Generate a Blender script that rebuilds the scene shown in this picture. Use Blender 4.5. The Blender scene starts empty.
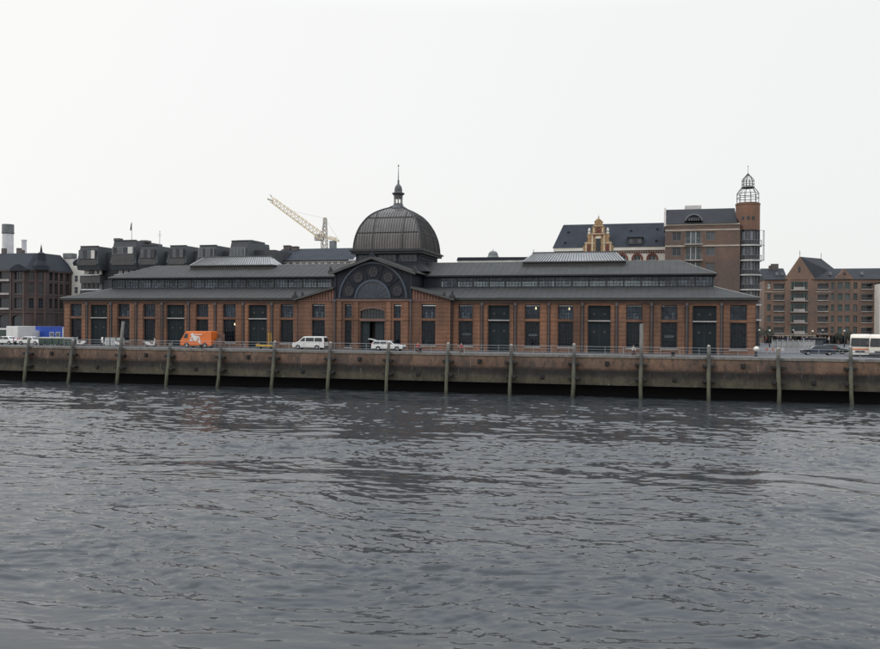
import bpy, bmesh, math, random
import numpy as np
from mathutils import Vector, Matrix
R = math.radians
random.seed(7)
scene = bpy.context.scene
C = scene.collection

# ------------------------------------------------------------------ camera
CAM = Vector((41.624, -121.824, 4.044))
YAW, PITCH, ROLL, FPX = 0.25176, -0.00163, 0.00719, 853.69
fw = Vector((-math.sin(YAW)*math.cos(PITCH), math.cos(YAW)*math.cos(PITCH), math.sin(PITCH)))
rt = Vector((math.cos(YAW), math.sin(YAW), 0)); up = rt.cross(fw)
rr = rt*math.cos(ROLL) + up*math.sin(ROLL); uu = -rt*math.sin(ROLL) + up*math.cos(ROLL)
cd = bpy.data.cameras.new('camera'); cam = bpy.data.objects.new('camera', cd); C.objects.link(cam)
cam.matrix_world = Matrix(((rr.x, uu.x, -fw.x, CAM.x), (rr.y, uu.y, -fw.y, CAM.y), (rr.z, uu.z, -fw.z, CAM.z), (0, 0, 0, 1)))
cd.sensor_width = 36; cd.lens = FPX/880*36; cd.clip_start = 0.5; cd.clip_end = 4000
scene.camera = cam

# ------------------------------------------------------------------ world, sun, exposure
SUN_AZ, SUN_EL = R(-125), R(38)          # azimuth from +Y towards +X: the light comes from the left, in front of the hall
w = bpy.data.worlds.new("World"); scene.world = w; w.use_nodes = True
nt = w.node_tree; nt.nodes.clear()
out = nt.nodes.new('ShaderNodeOutputWorld'); bg = nt.nodes.new('ShaderNodeBackground')
sky = nt.nodes.new('ShaderNodeTexSky'); sky.sky_type = 'NISHITA'; sky.sun_disc = False
sky.sun_elevation = SUN_EL; sky.sun_rotation = SUN_AZ; sky.air_density = 1.2; sky.dust_density = 5
mx = nt.nodes.new('ShaderNodeMix'); mx.data_type = 'RGBA'; mx.clamp_factor = True
mx.inputs[0].default_value = 0.90
nt.links.new(sky.outputs[0], mx.inputs[6])
# the overcast layer: brighter towards the veiled sun, a little cooler away from it
tc = nt.nodes.new('ShaderNodeTexCoord'); dot = nt.nodes.new('ShaderNodeVectorMath'); dot.operation = 'DOT_PRODUCT'
dot.inputs[1].default_value = (math.sin(SUN_AZ)*math.cos(SUN_EL), math.cos(SUN_AZ)*math.cos(SUN_EL), math.sin(SUN_EL))
mr = nt.nodes.new('ShaderNodeMapRange'); mr.inputs[1].default_value = -1; mr.inputs[2].default_value = 1
oc = nt.nodes.new('ShaderNodeValToRGB')
oc.color_ramp.elements[0].color = (0.80, 0.815, 0.812, 1); oc.color_ramp.elements[0].position = 0.1
oc.color_ramp.elements[1].color = (0.935, 0.928, 0.905, 1); oc.color_ramp.elements[1].position = 0.75
sc_ = nt.nodes.new('ShaderNodeVectorMath'); sc_.operation = 'SCALE'; sc_.inputs[3].default_value = 10.4
L = nt.links.new
L(tc.outputs['Generated'], dot.inputs[0]); L(dot.outputs['Value'], mr.inputs[0]); L(mr.outputs[0], oc.inputs[0])
sz = nt.nodes.new('ShaderNodeSeparateXYZ'); L(tc.outputs['Generated'], sz.inputs[0])
zr_ = nt.nodes.new('ShaderNodeValToRGB'); zr_.color_ramp.elements[0].color = (1, 1, 1, 1); zr_.color_ramp.elements[1].color = (1.85, 2.00, 2.24, 1)
zr_.color_ramp.elements[0].position = 0.34; zr_.color_ramp.elements[1].position = 0.74; L(sz.outputs[2], zr_.inputs[0])
zm = nt.nodes.new('ShaderNodeVectorMath'); zm.operation = 'MULTIPLY'; L(oc.outputs[0], zm.inputs[0]); L(zr_.outputs[0], zm.inputs[1])
L(zm.outputs[0], sc_.inputs[0]); L(sc_.outputs[0], mx.inputs[7]); L(mx.outputs[2], bg.inputs[0])
bg.inputs[1].default_value = 0.1
L(bg.outputs[0], out.inputs[0])
sl = bpy.data.lights.new('sun', 'SUN'); sl.energy = 0.5; sl.angle = R(16); sl.color = (1, 0.96, 0.9)
so = bpy.data.objects.new('sun', sl); C.objects.link(so)
sd = Vector((math.sin(SUN_AZ)*math.cos(SUN_EL), math.cos(SUN_AZ)*math.cos(SUN_EL), math.sin(SUN_EL)))
so.rotation_euler = sd.to_track_quat('Z', 'Y').to_euler(); so.location = (-60, -80, 90)
vs = scene.view_settings; vs.view_transform = 'Standard'; vs.look = 'None'; vs.exposure = 0.13; vs.gamma = 1; vs.use_curve_mapping = False
scene.cycles.max_bounces = 6; scene.cycles.transparent_max_bounces = 10
scene.cycles.caustics_reflective = False; scene.cycles.caustics_refractive = False
scene.cycles.use_denoising = True; scene.cycles.denoiser = 'OPENIMAGEDENOISE'; scene.cycles.denoising_input_passes = 'RGB_ALBEDO_NORMAL'

# ------------------------------------------------------------------ materials
MATS = {}
def mat(name, col, rough=0.7, metal=0.0, var=0.25, vscale=0.6, fine=0.0, col2=None, bump=0.0, spec=0.5, streak=False, emit=None, bands=None):
    """Principled material: base colour broken up by two noises (weathering + grain); all in object space."""
    col = tuple(c*0.86 for c in col); col2 = col2 and tuple(c*0.86 for c in col2)
    m = bpy.data.materials.new(name); m.use_nodes = True; n = m.node_tree; b = n.nodes['Principled BSDF']
    b.inputs['Roughness'].default_value = rough; b.inputs['Metallic'].default_value = metal
    b.inputs['Specular IOR Level'].default_value = spec
    if emit:
        b.inputs['Emission Color'].default_value = (*emit[:3], 1); b.inputs['Emission Strength'].default_value = emit[3]
    geo = n.nodes.new('ShaderNodeNewGeometry'); mp = n.nodes.new('ShaderNodeMapping')
    n.links.new(geo.outputs['Position'], mp.inputs[0])
    if streak: mp.inputs['Scale'].default_value = (1, 1, 0.22)
    nz = n.nodes.new('ShaderNodeTexNoise'); nz.inputs['Scale'].default_value = vscale; nz.inputs['Detail'].default_value = 6
    nz.inputs['Roughness'].default_value = 0.62
    n.links.new(mp.outputs[0], nz.inputs[0])
    rp = n.nodes.new('ShaderNodeValToRGB'); rp.color_ramp.elements[0].position = 0.32; rp.color_ramp.elements[1].position = 0.68
    c2 = col2 or tuple(c*(1-var) for c in col)
    c1 = tuple(min(1, c*(1+var*0.6)) for c in col)
    rp.color_ramp.elements[0].color = (*c2, 1); rp.color_ramp.elements[1].color = (*c1, 1)
    n.links.new(nz.outputs[0], rp.inputs[0])
    last = rp.outputs[0]
    if fine > 0:
        n2 = n.nodes.new('ShaderNodeTexNoise'); n2.inputs['Scale'].default_value = 7; n2.inputs['Detail'].default_value = 3
        n.links.new(geo.outputs['Position'], n2.inputs[0])
        r2 = n.nodes.new('ShaderNodeMapRange'); r2.inputs[1].default_value = 0.3; r2.inputs[2].default_value = 0.7
        r2.inputs[3].default_value = 1-fine; r2.inputs[4].default_value = 1+fine*0.6
        n.links.new(n2.outputs[0], r2.inputs[0])
        mm = n.nodes.new('ShaderNodeVectorMath'); mm.operation = 'SCALE'
        n.links.new(last, mm.inputs[0]); n.links.new(r2.outputs[0], mm.inputs[3]); last = mm.outputs[0]
    n.links.new(last, b.inputs['Base Color'])
    if bump:
        bp = n.nodes.new('ShaderNodeBump'); bp.inputs['Strength'].default_value = bump; bp.inputs['Distance'].default_value = 0.05
        n3 = n.nodes.new('ShaderNodeTexNoise'); n3.inputs['Scale'].default_value = 9; n.links.new(geo.outputs['Position'], n3.inputs[0])
        n.links.new(n3.outputs[0], bp.inputs['Height']); n.links.new(bp.outputs[0], b.inputs['Normal'])
    MATS[name] = m
    return m

def brick(name, c1, c2, mortar, band=0.0, scale=1.0, wear=0.5):
    """brick courses 0.25 x 0.075 m, large patches of soot and fading, optional darker belt courses"""
    m = mat(name, c1, 0.85, var=wear, vscale=0.35, col2=tuple(c*(1-wear) for c in c1), streak=True)
    n = m.node_tree; b = n.nodes['Principled BSDF']
    geo = n.nodes.new('ShaderNodeNewGeometry'); sp = n.nodes.new('ShaderNodeSeparateXYZ'); n.links.new(geo.outputs['Position'], sp.inputs[0])
    ad = n.nodes.new('ShaderNodeMath'); n.links.new(sp.outputs[0], ad.inputs[0]); n.links.new(sp.outputs[1], ad.inputs[1])
    cb = n.nodes.new('ShaderNodeCombineXYZ'); n.links.new(ad.outputs[0], cb.inputs[0]); n.links.new(sp.outputs[2], cb.inputs[1])
    br = n.nodes.new('ShaderNodeTexBrick'); br.inputs['Scale'].default_value = 1.0
    br.inputs['Brick Width'].default_value = 0.26*scale; br.inputs['Row Height'].default_value = 0.08*scale; br.inputs['Mortar Size'].default_value = 0.007*scale
    br.inputs['Color1'].default_value = (0.8, 0.8, 0.8, 1); br.inputs['Color2'].default_value = (1.2, 1.15, 1.1, 1)
    g = sum(mortar)/3/(sum(c1)/3); br.inputs['Mortar'].default_value = (g*0.9, g, g, 1)
    n.links.new(cb.outputs[0], br.inputs[0])
    old = b.inputs['Base Color'].links[0].from_socket
    mu = n.nodes.new('ShaderNodeMix'); mu.data_type = 'RGBA'; mu.blend_type = 'MULTIPLY'; mu.inputs[0].default_value = 1
    n.links.new(old, mu.inputs[6]); n.links.new(br.outputs[0], mu.inputs[7]); last = mu.outputs[2]
    if band:
        fr = n.nodes.new('ShaderNodeMath'); fr.operation = 'PINGPONG'; fr.inputs[1].default_value = 0.31
        n.links.new(sp.outputs[2], fr.inputs[0])
        gt = n.nodes.new('ShaderNodeMath'); gt.operation = 'LESS_THAN'; gt.inputs[1].default_value = 0.05; n.links.new(fr.outputs[0], gt.inputs[0])
        ml = n.nodes.new('ShaderNodeMath'); ml.operation = 'MULTIPLY'; ml.inputs[1].default_value = band; n.links.new(gt.outputs[0], ml.inputs[0])
        m2 = n.nodes.new('ShaderNodeMix'); m2.data_type = 'RGBA'; n.links.new(ml.outputs[0], m2.inputs[0])
        n.links.new(last, m2.inputs[6]); m2.inputs[7].default_value = (*tuple(c*0.28 for c in c1), 1); last = m2.outputs[2]
    n4 = n.nodes.new('ShaderNodeTexNoise'); n4.inputs['Scale'].default_value = 0.13; n4.inputs['Detail'].default_value = 5; n4.inputs['Roughness'].default_value = 0.6; n.links.new(geo.outputs['Position'], n4.inputs[0])
    r4 = n.nodes.new('ShaderNodeValToRGB'); r4.color_ramp.elements[0].position = 0.36; r4.color_ramp.elements[1].position = 0.64
    r4.color_ramp.elements[0].color = (0.74, 0.78, 0.82, 1); r4.color_ramp.elements[1].color = (1.16, 1.08, 0.98, 1); n.links.new(n4.outputs[0], r4.inputs[0])
    m4 = n.nodes.new('ShaderNodeMix'); m4.data_type = 'RGBA'; m4.blend_type = 'MULTIPLY'; m4.inputs[0].default_value = 1; n.links.new(last, m4.inputs[6]); n.links.new(r4.outputs[0], m4.inputs[7])
    n.links.new(m4.outputs[2], b.inputs['Base Color'])
    return m

def glass_clear(name, tint=0.55, film_mix=0.3, dcol=(0.10, 0.12, 0.15)):
    """thin old glazing: see-through, reflecting, with a blue-grey diffuse layer that varies from pane to pane"""
    m = bpy.data.materials.new(name); m.use_nodes = True; n = m.node_tree; n.nodes.clear()
    o = n.nodes.new('ShaderNodeOutputMaterial'); t = n.nodes.new('ShaderNodeBsdfTransparent'); g = n.nodes.new('ShaderNodeBsdfGlossy'); df = n.nodes.new('ShaderNodeBsdfDiffuse')
    t.inputs[0].default_value = (tint*0.92, tint, tint*1.04, 1); g.inputs['Roughness'].default_value = 0.06; g.inputs[0].default_value = (0.88, 0.94, 1.0, 1)
    geo = n.nodes.new('ShaderNodeNewGeometry'); mp = n.nodes.new('ShaderNodeVectorMath'); mp.operation = 'SNAP'; mp.inputs[1].default_value = (0.42, 50, 0.55)
    n.links.new(geo.outputs['Position'], mp.inputs[0])
    wn = n.nodes.new('ShaderNodeTexWhiteNoise'); n.links.new(mp.outputs[0], wn.inputs[0])
    nz = n.nodes.new('ShaderNodeTexNoise'); nz.inputs['Scale'].default_value = 1.3; n.links.new(geo.outputs['Position'], nz.inputs[0])
    n2 = n.nodes.new('ShaderNodeTexNoise'); n2.inputs['Scale'].default_value = 0.23; n2.inputs['Detail'].default_value = 3; n.links.new(geo.outputs['Position'], n2.inputs[0])
    dc = n.nodes.new('ShaderNodeMix'); dc.data_type = 'RGBA'; n.links.new(wn.outputs[0], dc.inputs[0]); dc.inputs[6].default_value = (*[c*0.6 for c in dcol], 1); dc.inputs[7].default_value = (*[c*1.5 for c in dcol], 1)
    n.links.new(dc.outputs[2], df.inputs[0])
    bp = n.nodes.new('ShaderNodeBump'); bp.inputs['Strength'].default_value = 0.15; bp.inputs['Distance'].default_value = 0.1
    n.links.new(nz.outputs[0], bp.inputs['Height']); n.links.new(bp.outputs[0], g.inputs['Normal'])
    mr = n.nodes.new('ShaderNodeMapRange'); mr.inputs[1].default_value = 0.35; mr.inputs[2].default_value = 0.65; mr.inputs[3].default_value = film_mix*0.55; mr.inputs[4].default_value = min(1, film_mix*1.45); n.links.new(n2.outputs[0], mr.inputs[0])
    x0 = n.nodes.new('ShaderNodeMixShader'); n.links.new(mr.outputs[0], x0.inputs[0]); n.links.new(t.outputs[0], x0.inputs[1]); n.links.new(df.outputs[0], x0.inputs[2])
    f = n.nodes.new('ShaderNodeFresnel'); f.inputs[0].default_value = 1.34
    x = n.nodes.new('ShaderNodeMixShader'); n.links.new(f.outputs[0], x.inputs[0]); n.links.new(x0.outputs[0], x.inputs[1]); n.links.new(g.outputs[0], x.inputs[2])
    n.links.new(x.outputs[0], o.inputs[0]); MATS[name] = m
    return m

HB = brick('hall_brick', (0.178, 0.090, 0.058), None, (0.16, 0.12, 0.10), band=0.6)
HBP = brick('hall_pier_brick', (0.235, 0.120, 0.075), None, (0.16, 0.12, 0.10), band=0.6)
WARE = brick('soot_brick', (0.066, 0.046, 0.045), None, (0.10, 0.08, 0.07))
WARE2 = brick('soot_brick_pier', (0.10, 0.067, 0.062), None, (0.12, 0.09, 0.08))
TOWB = brick('tower_brick', (0.15, 0.10, 0.083), None, (0.16, 0.13, 0.12), wear=0.15)
DRUMB = brick('drum_brick', (0.19, 0.105, 0.075), None, (0.16, 0.12, 0.10), wear=0.15)
APTB = brick('apartment_brick', (0.20, 0.135, 0.107), None, (0.18, 0.14, 0.12), wear=0.15)
QB = brick('quay_brick', (0.185, 0.120, 0.090), None, (0.14, 0.12, 0.11), wear=0.4)
mat('frieze', (0.085, 0.06, 0.052), 0.8)
mat('gutter', (0.075, 0.072, 0.07), 0.7)
mat('aisle_roof', (0.043, 0.0435, 0.041), 0.75, spec=0.35, var=0.22, vscale=0.45, fine=0.16)
mat('nave_roof', (0.049, 0.049, 0.046), 0.75, spec=0.35, var=0.22, vscale=0.45, fine=0.16)
mat('roof_edge', (0.26, 0.26, 0.25), 0.6)
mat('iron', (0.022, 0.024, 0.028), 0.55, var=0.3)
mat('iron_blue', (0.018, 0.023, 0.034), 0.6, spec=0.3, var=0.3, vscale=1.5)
mat('iron_bluegrey', (0.050, 0.066, 0.092), 0.5, var=0.25)  # lighter blue-grey ironwork of the arches and drum frames
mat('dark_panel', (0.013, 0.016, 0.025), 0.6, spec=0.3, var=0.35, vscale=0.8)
mat('rosette_glass', (0.040, 0.034, 0.036), 0.5, var=0.3)
mat('fan_glass', (0.034, 0.042, 0.058), 0.3, var=0.4)
mat('pipe', (0.085, 0.085, 0.095), 0.6)
mat('planks', (0.20, 0.10, 0.072), 0.8, var=0.35, vscale=2.0)
mat('plank_dark', (0.10, 0.055, 0.042), 0.8)
mat('door_green', (0.008, 0.016, 0.021), 0.6, spec=0.3, var=0.3)
mat('door_trim', (0.018, 0.027, 0.032), 0.6, spec=0.3)
mat('transom', (0.42, 0.40, 0.38), 0.7)
mat('lintel', (0.17, 0.10, 0.08), 0.8)
mat('lintel_red', (0.24, 0.06, 0.045), 0.8); mat('roundel_brown', (0.055, 0.045, 0.042), 0.7)
mat('sill', (0.36, 0.33, 0.30), 0.8)
mat('muntin', (0.030, 0.036, 0.045), 0.6, spec=0.3)
mat('muntin_grey', (0.13, 0.145, 0.155), 0.5)
mat('dome_glass', (0.122, 0.109, 0.098), 0.42, var=0.35, vscale=0.9, fine=0.15, streak=True)
mat('dome_bar', (0.042, 0.04, 0.038), 0.6)
mat('skylight_glass', (0.27, 0.272, 0.27), 0.3, var=0.2, vscale=1.0, fine=0.1)
mat('skylight_bar', (0.09, 0.09, 0.09), 0.6); mat('lantern_lead', (0.085, 0.086, 0.09), 0.6)
mat('vestibule', (0.05, 0.035, 0.032), 0.9)
glass_clear('hall_glass', 0.75, 0.15, (0.022, 0.036, 0.055)); glass_clear('hall_glass_upper', 0.8, 0.42, (0.062, 0.084, 0.115)); glass_clear('clerestory_glass', 0.85, 0.50, (0.105, 0.125, 0.148))
mat('pane_dark', (0.018, 0.024, 0.033), 0.08, var=0.5, vscale=0.7)
mat('pane_green', (0.035, 0.055, 0.058), 0.08, var=0.5, vscale=0.7)
mat('pane_grey', (0.085, 0.095, 0.105), 0.12, var=0.4, vscale=0.8)
mat('pane_pale', (0.19, 0.21, 0.235), 0.15, var=0.5, vscale=1.2)
mat('pane_lit', (0.62, 0.60, 0.55), 0.6, var=0.1)
mat('pale_sheet', (0.66, 0.67, 0.69), 0.8, var=0.3, vscale=1.5)  # off-white sheet colour, also on the patches standing in for pane reflections
mat('white_wall', (0.62, 0.60, 0.57), 0.85, var=0.15)
mat('cream_wall', (0.70, 0.66, 0.58), 0.85, var=0.1)
mat('pale_stone', (0.46, 0.41, 0.34), 0.85, var=0.2)
mat('gold_stone', (0.36, 0.225, 0.11), 0.8, var=0.35, vscale=1.6)
mat('gold_stone_light', (0.60, 0.49, 0.34), 0.8, var=0.3, vscale=1.6)
mat('red_trim', (0.17, 0.055, 0.04), 0.85)
mat('slate', (0.022, 0.025, 0.030), 0.75, spec=0.25, var=0.3, vscale=0.4, fine=0.15)
mat('slate_dark', (0.022, 0.026, 0.035), 0.75, spec=0.3, var=0.25, vscale=0.4, fine=0.15); mat('slate_blue', (0.024, 0.029, 0.040), 0.75, spec=0.25, var=0.3, vscale=0.4, fine=0.12)
mat('slate_panel', (0.052, 0.056, 0.060), 0.65, var=0.25, vscale=0.5, fine=0.15)
mat('slate_panel_side', (0.052, 0.060, 0.066), 0.65, var=0.2, vscale=0.5, fine=0.15)
mat('modern_band', (0.075, 0.072, 0.072), 0.8, var=0.25)
mat('white_frame', (0.66, 0.66, 0.64), 0.6)
mat('grey_frame', (0.20, 0.21, 0.22), 0.6)
mat('dark_frame', (0.05, 0.05, 0.055), 0.6)
mat('green_frame', (0.10, 0.19, 0.18), 0.6)
mat('balcony', (0.40, 0.36, 0.33), 0.8)
mat('balcony_pale', (0.55, 0.53, 0.50), 0.8)
mat('shade_brick', (0.07, 0.04, 0.03), 0.9)
mat('chimney_white', (0.62, 0.61, 0.62), 0.8, var=0.15)
mat('chimney_grey', (0.17, 0.18, 0.185), 0.8)
mat('chimney_brown', (0.12, 0.10, 0.095), 0.85)
mat('crane_hazed_yellow', (0.84, 0.73, 0.56), 0.6, var=0.15)  # distance haze is mixed into this yellow
mat('crane_grey', (0.46, 0.42, 0.37), 0.7)
mat('steel', (0.055, 0.06, 0.062), 0.5)
mat('coping', (0.21, 0.195, 0.175), 0.85, var=0.35, vscale=1.2, fine=0.2)
mat('asphalt', (0.13, 0.13, 0.135), 0.9, var=0.25, vscale=0.2, fine=0.2)
mat('rail', (0.34, 0.36, 0.38), 0.5, metal=0.3)
mat('fender', (0.018, 0.018, 0.018), 0.85)
mat('under_shade', (0.010, 0.010, 0.010), 0.95)  # near-black wall colour carrying the shade of the recess
mat('bollard_iron', (0.02, 0.02, 0.022), 0.6)
mat('tyre', (0.015, 0.015, 0.016), 0.9); mat('hub', (0.35, 0.35, 0.36), 0.4, metal=0.6)
mat('orange_paint', (0.72, 0.165, 0.03), 0.35, var=0.10, vscale=1.0, fine=0.05)
mat('white_paint', (0.72, 0.71, 0.68), 0.35, var=0.08, vscale=1.0)
mat('cream_paint', (0.70, 0.65, 0.56), 0.35, var=0.08, vscale=1.0)
mat('grey_bumper', (0.08, 0.08, 0.085), 0.6)
mat('car_glass', (0.02, 0.025, 0.03), 0.06, var=0.2)
mat('blue_paint', (0.035, 0.10, 0.48), 0.5, var=0.15)
mat('darkblue_paint', (0.02, 0.03, 0.06), 0.25)
mat('darkgreen_paint', (0.02, 0.05, 0.04), 0.4)
mat('bin_green', (0.07, 0.105, 0.085), 0.6, var=0.3); mat('bin_lid', (0.33, 0.33, 0.31), 0.7)
mat('cabinet', (0.46, 0.47, 0.46), 0.6, var=0.2)
mat('yellow_paint', (0.62, 0.38, 0.03), 0.45, var=0.2)
mat('red_lamp', (0.45, 0.02, 0.02), 0.3); mat('clear_lamp', (0.75, 0.75, 0.72), 0.15)
mat('orange_stripe', (0.62, 0.19, 0.07), 0.5)
mat('globe', (0.80, 0.76, 0.68), 0.4)
mat('lamp_glow', (0.9, 0.8, 0.5), 0.5, emit=(1.0, 0.80, 0.45, 3.0))
mat('barrier', (0.55, 0.55, 0.55), 0.6); mat('barrier_red', (0.55, 0.2, 0.12), 0.6)
mat('leaf_dark', (0.045, 0.055, 0.035), 0.8, var=0.5, vscale=2.0); mat('bark', (0.06, 0.05, 0.04), 0.9)
mat('flag', (0.07, 0.07, 0.08), 0.8)
for nm, c in (('skin', (0.45, 0.28, 0.2)), ('hair', (0.05, 0.035, 0.025)), ('jacket_red', (0.35, 0.05, 0.045)), ('jacket_dark', (0.03, 0.035, 0.05)), ('jacket_pale', (0.5, 0.48, 0.45)), ('trousers', (0.03, 0.035, 0.055)), ('shirt_blue', (0.08, 0.13, 0.25))):
    mat(nm, c, 0.8)

def pile_mat():
    m = mat('pile_timber', (0.165, 0.158, 0.14), 0.85, var=0.35, vscale=3.0, streak=True)
    n = m.node_tree; b = n.nodes['Principled BSDF']; old = b.inputs['Base Color'].links[0].from_socket
    geo = n.nodes.new('ShaderNodeNewGeometry'); sp = n.nodes.new('ShaderNodeSeparateXYZ'); n.links.new(geo.outputs['Position'], sp.inputs[0])
    nz = n.nodes.new('ShaderNodeTexNoise'); nz.inputs['Scale'].default_value = 1.5; n.links.new(geo.outputs['Position'], nz.inputs[0])
    ad = n.nodes.new('ShaderNodeMath'); ad.operation = 'MULTIPLY_ADD'; ad.inputs[1].default_value = 1.6; n.links.new(nz.outputs[0], ad.inputs[0]); n.links.new(sp.outputs[2], ad.inputs[2])
    rp = n.nodes.new('ShaderNodeValToRGB'); cr = rp.color_ramp
    mr = n.nodes.new('ShaderNodeMapRange'); mr.inputs[1].default_value = -5.4; mr.inputs[2].default_value = 2.6; n.links.new(ad.outputs[0], mr.inputs[0]); n.links.new(mr.outputs[0], rp.inputs[0])
    cr.elements[0].position = 0.05; cr.elements[0].color = (0.16, 0.17, 0.13, 1)
    cr.elements[1].position = 0.95; cr.elements[1].color = (1.0, 1.0, 1.0, 1)
    for p, c in ((0.22, (0.52, 0.54, 0.38, 1)), (0.5, (0.75, 0.77, 0.58, 1)), (0.62, (0.62, 0.62, 0.58, 1)), (0.75, (0.35, 0.36, 0.36, 1))):
        e = cr.elements.new(p); e.color = c
    mu = n.nodes.new('ShaderNodeMix'); mu.data_type = 'RGBA'; mu.blend_type = 'MULTIPLY'; mu.inputs[0].default_value = 1
    n.links.new(old, mu.inputs[6]); n.links.new(rp.outputs[0], mu.inputs[7]); n.links.new(mu.outputs[2], b.inputs['Base Color'])
pile_mat()

def tidal(m, z0, z1, stops, amp=1.3):
    """multiply a wall's colour by tide-line stains with ragged edges, then add pale lime runs"""
    n = m.node_tree; b = n.nodes['Principled BSDF']; old = b.inputs['Base Color'].links[0].from_socket
    geo = n.nodes.new('ShaderNodeNewGeometry'); sp = n.nodes.new('ShaderNodeSeparateXYZ'); n.links.new(geo.outputs['Position'], sp.inputs[0])
    nz = n.nodes.new('ShaderNodeTexNoise'); nz.inputs['Scale'].default_value = 0.9; nz.inputs['Detail'].default_value = 9; nz.inputs['Roughness'].default_value = 0.68; n.links.new(geo.outputs['Position'], nz.inputs[0])
    ad = n.nodes.new('ShaderNodeMath'); ad.operation = 'MULTIPLY_ADD'; ad.inputs[1].default_value = amp; n.links.new(nz.outputs[0], ad.inputs[0]); n.links.new(sp.outputs[2], ad.inputs[2])
    mr = n.nodes.new('ShaderNodeMapRange'); mr.inputs[1].default_value = z0+amp/2; mr.inputs[2].default_value = z1+amp/2; n.links.new(ad.outputs[0], mr.inputs[0])
    rp = n.nodes.new('ShaderNodeValToRGB'); cr = rp.color_ramp; n.links.new(mr.outputs[0], rp.inputs[0])
    cr.elements[0].position = stops[0][0]; cr.elements[0].color = (*stops[0][1], 1); cr.elements[1].position = stops[-1][0]; cr.elements[1].color = (*stops[-1][1], 1)
    for p, c in stops[1:-1]:
        e = cr.elements.new(p); e.color = (*c, 1)
    mu = n.nodes.new('ShaderNodeMix'); mu.data_type = 'RGBA'; mu.blend_type = 'MULTIPLY'; mu.inputs[0].default_value = 1
    n.links.new(old, mu.inputs[6]); n.links.new(rp.outputs[0], mu.inputs[7])
    mp = n.nodes.new('ShaderNodeMapping'); mp.inputs['Scale'].default_value = (1.6, 1.6, 0.30); n.links.new(geo.outputs['Position'], mp.inputs[0])
    n2 = n.nodes.new('ShaderNodeTexNoise'); n2.inputs['Scale'].default_value = 2.2; n2.inputs['Detail'].default_value = 4; n.links.new(mp.outputs[0], n2.inputs[0])
    r2 = n.nodes.new('ShaderNodeMapRange'); r2.inputs[1].default_value = 0.66; r2.inputs[2].default_value = 0.74; r2.inputs[4].default_value = 0.45; n.links.new(n2.outputs[0], r2.inputs[0])
    m2 = n.nodes.new('ShaderNodeMix'); m2.data_type = 'RGBA'; n.links.new(r2.outputs[0], m2.inputs[0]); n.links.new(mu.outputs[2], m2.inputs[6]); m2.inputs[7].default_value = (0.30, 0.28, 0.25, 1)
    n3 = n.nodes.new('ShaderNodeTexNoise'); n3.inputs['Scale'].default_value = 1.7; n3.inputs['Detail'].default_value = 6
    mp3 = n.nodes.new('ShaderNodeMapping'); mp3.inputs['Scale'].default_value = (1, 1, 0.45); mp3.inputs['Location'].default_value = (7, 3, 2); n.links.new(geo.outputs['Position'], mp3.inputs[0]); n.links.new(mp3.outputs[0], n3.inputs[0])
    r3 = n.nodes.new('ShaderNodeMapRange'); r3.inputs[1].default_value = 0.50; r3.inputs[2].default_value = 0.66; r3.inputs[4].default_value = 0.62; n.links.new(n3.outputs[0], r3.inputs[0])
    m3 = n.nodes.new('ShaderNodeMix'); m3.data_type = 'RGBA'; n.links.new(r3.outputs[0], m3.inputs[0]); n.links.new(m2.outputs[2], m3.inputs[6]); m3.inputs[7].default_value = (0.030, 0.028, 0.024, 1)
    n.links.new(m3.outputs[2], b.inputs['Base Color'])
tidal(mat('quay_concrete', (0.088, 0.078, 0.065), 0.88, var=0.4, vscale=1.0, fine=0.25, streak=True, bump=0.6), -3.9, -1.8,
      [(0.0, (0.75, 0.74, 0.66)), (0.22, (1.0, 1.0, 0.72)), (0.42, (0.82, 0.80, 0.66)), (0.60, (0.36, 0.36, 0.34)), (0.82, (0.20, 0.19, 0.18)), (1.0, (0.42, 0.34, 0.31))], 1.1)
tidal(QB, -2.2, -0.2, [(0.0, (0.24, 0.23, 0.22)), (0.17, (0.36, 0.33, 0.31)), (0.30, (0.85, 0.82, 0.8)), (0.7, (1.0, 1.0, 1.0)), (1.0, (1.15, 1.12, 1.05))], 0.8)

def water_mat():
    m = bpy.data.materials.new('river_water'); m.use_nodes = True; n = m.node_tree; b = n.nodes['Principled BSDF']
    b.inputs['Base Color'].default_value = (0.034, 0.038, 0.041, 1); b.inputs['Roughness'].default_value = 0.05; b.inputs['IOR'].default_value = 1.33
    geo = n.nodes.new('ShaderNodeNewGeometry'); mp = n.nodes.new('ShaderNodeMapping'); mp.inputs['Scale'].default_value = (0.6, 1.0, 1); mp.inputs['Rotation'].default_value = (0, 0, 0.25)
    n.links.new(geo.outputs['Position'], mp.inputs[0])
    n1 = n.nodes.new('ShaderNodeTexNoise'); n1.inputs['Scale'].default_value = 4.0; n1.inputs['Detail'].default_value = 4; n1.inputs['Roughness'].default_value = 0.5; n1.inputs['Distortion'].default_value = 0.4
    n.links.new(mp.outputs[0], n1.inputs[0])
    bp = n.nodes.new('ShaderNodeBump'); bp.inputs['Strength'].default_value = 1.0; bp.inputs['Distance'].default_value = 0.009
    n.links.new(n1.outputs[0], bp.inputs['Height']); n.links.new(bp.outputs[0], b.inputs['Normal'])
    MATS['water'] = m
water_mat()

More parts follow.
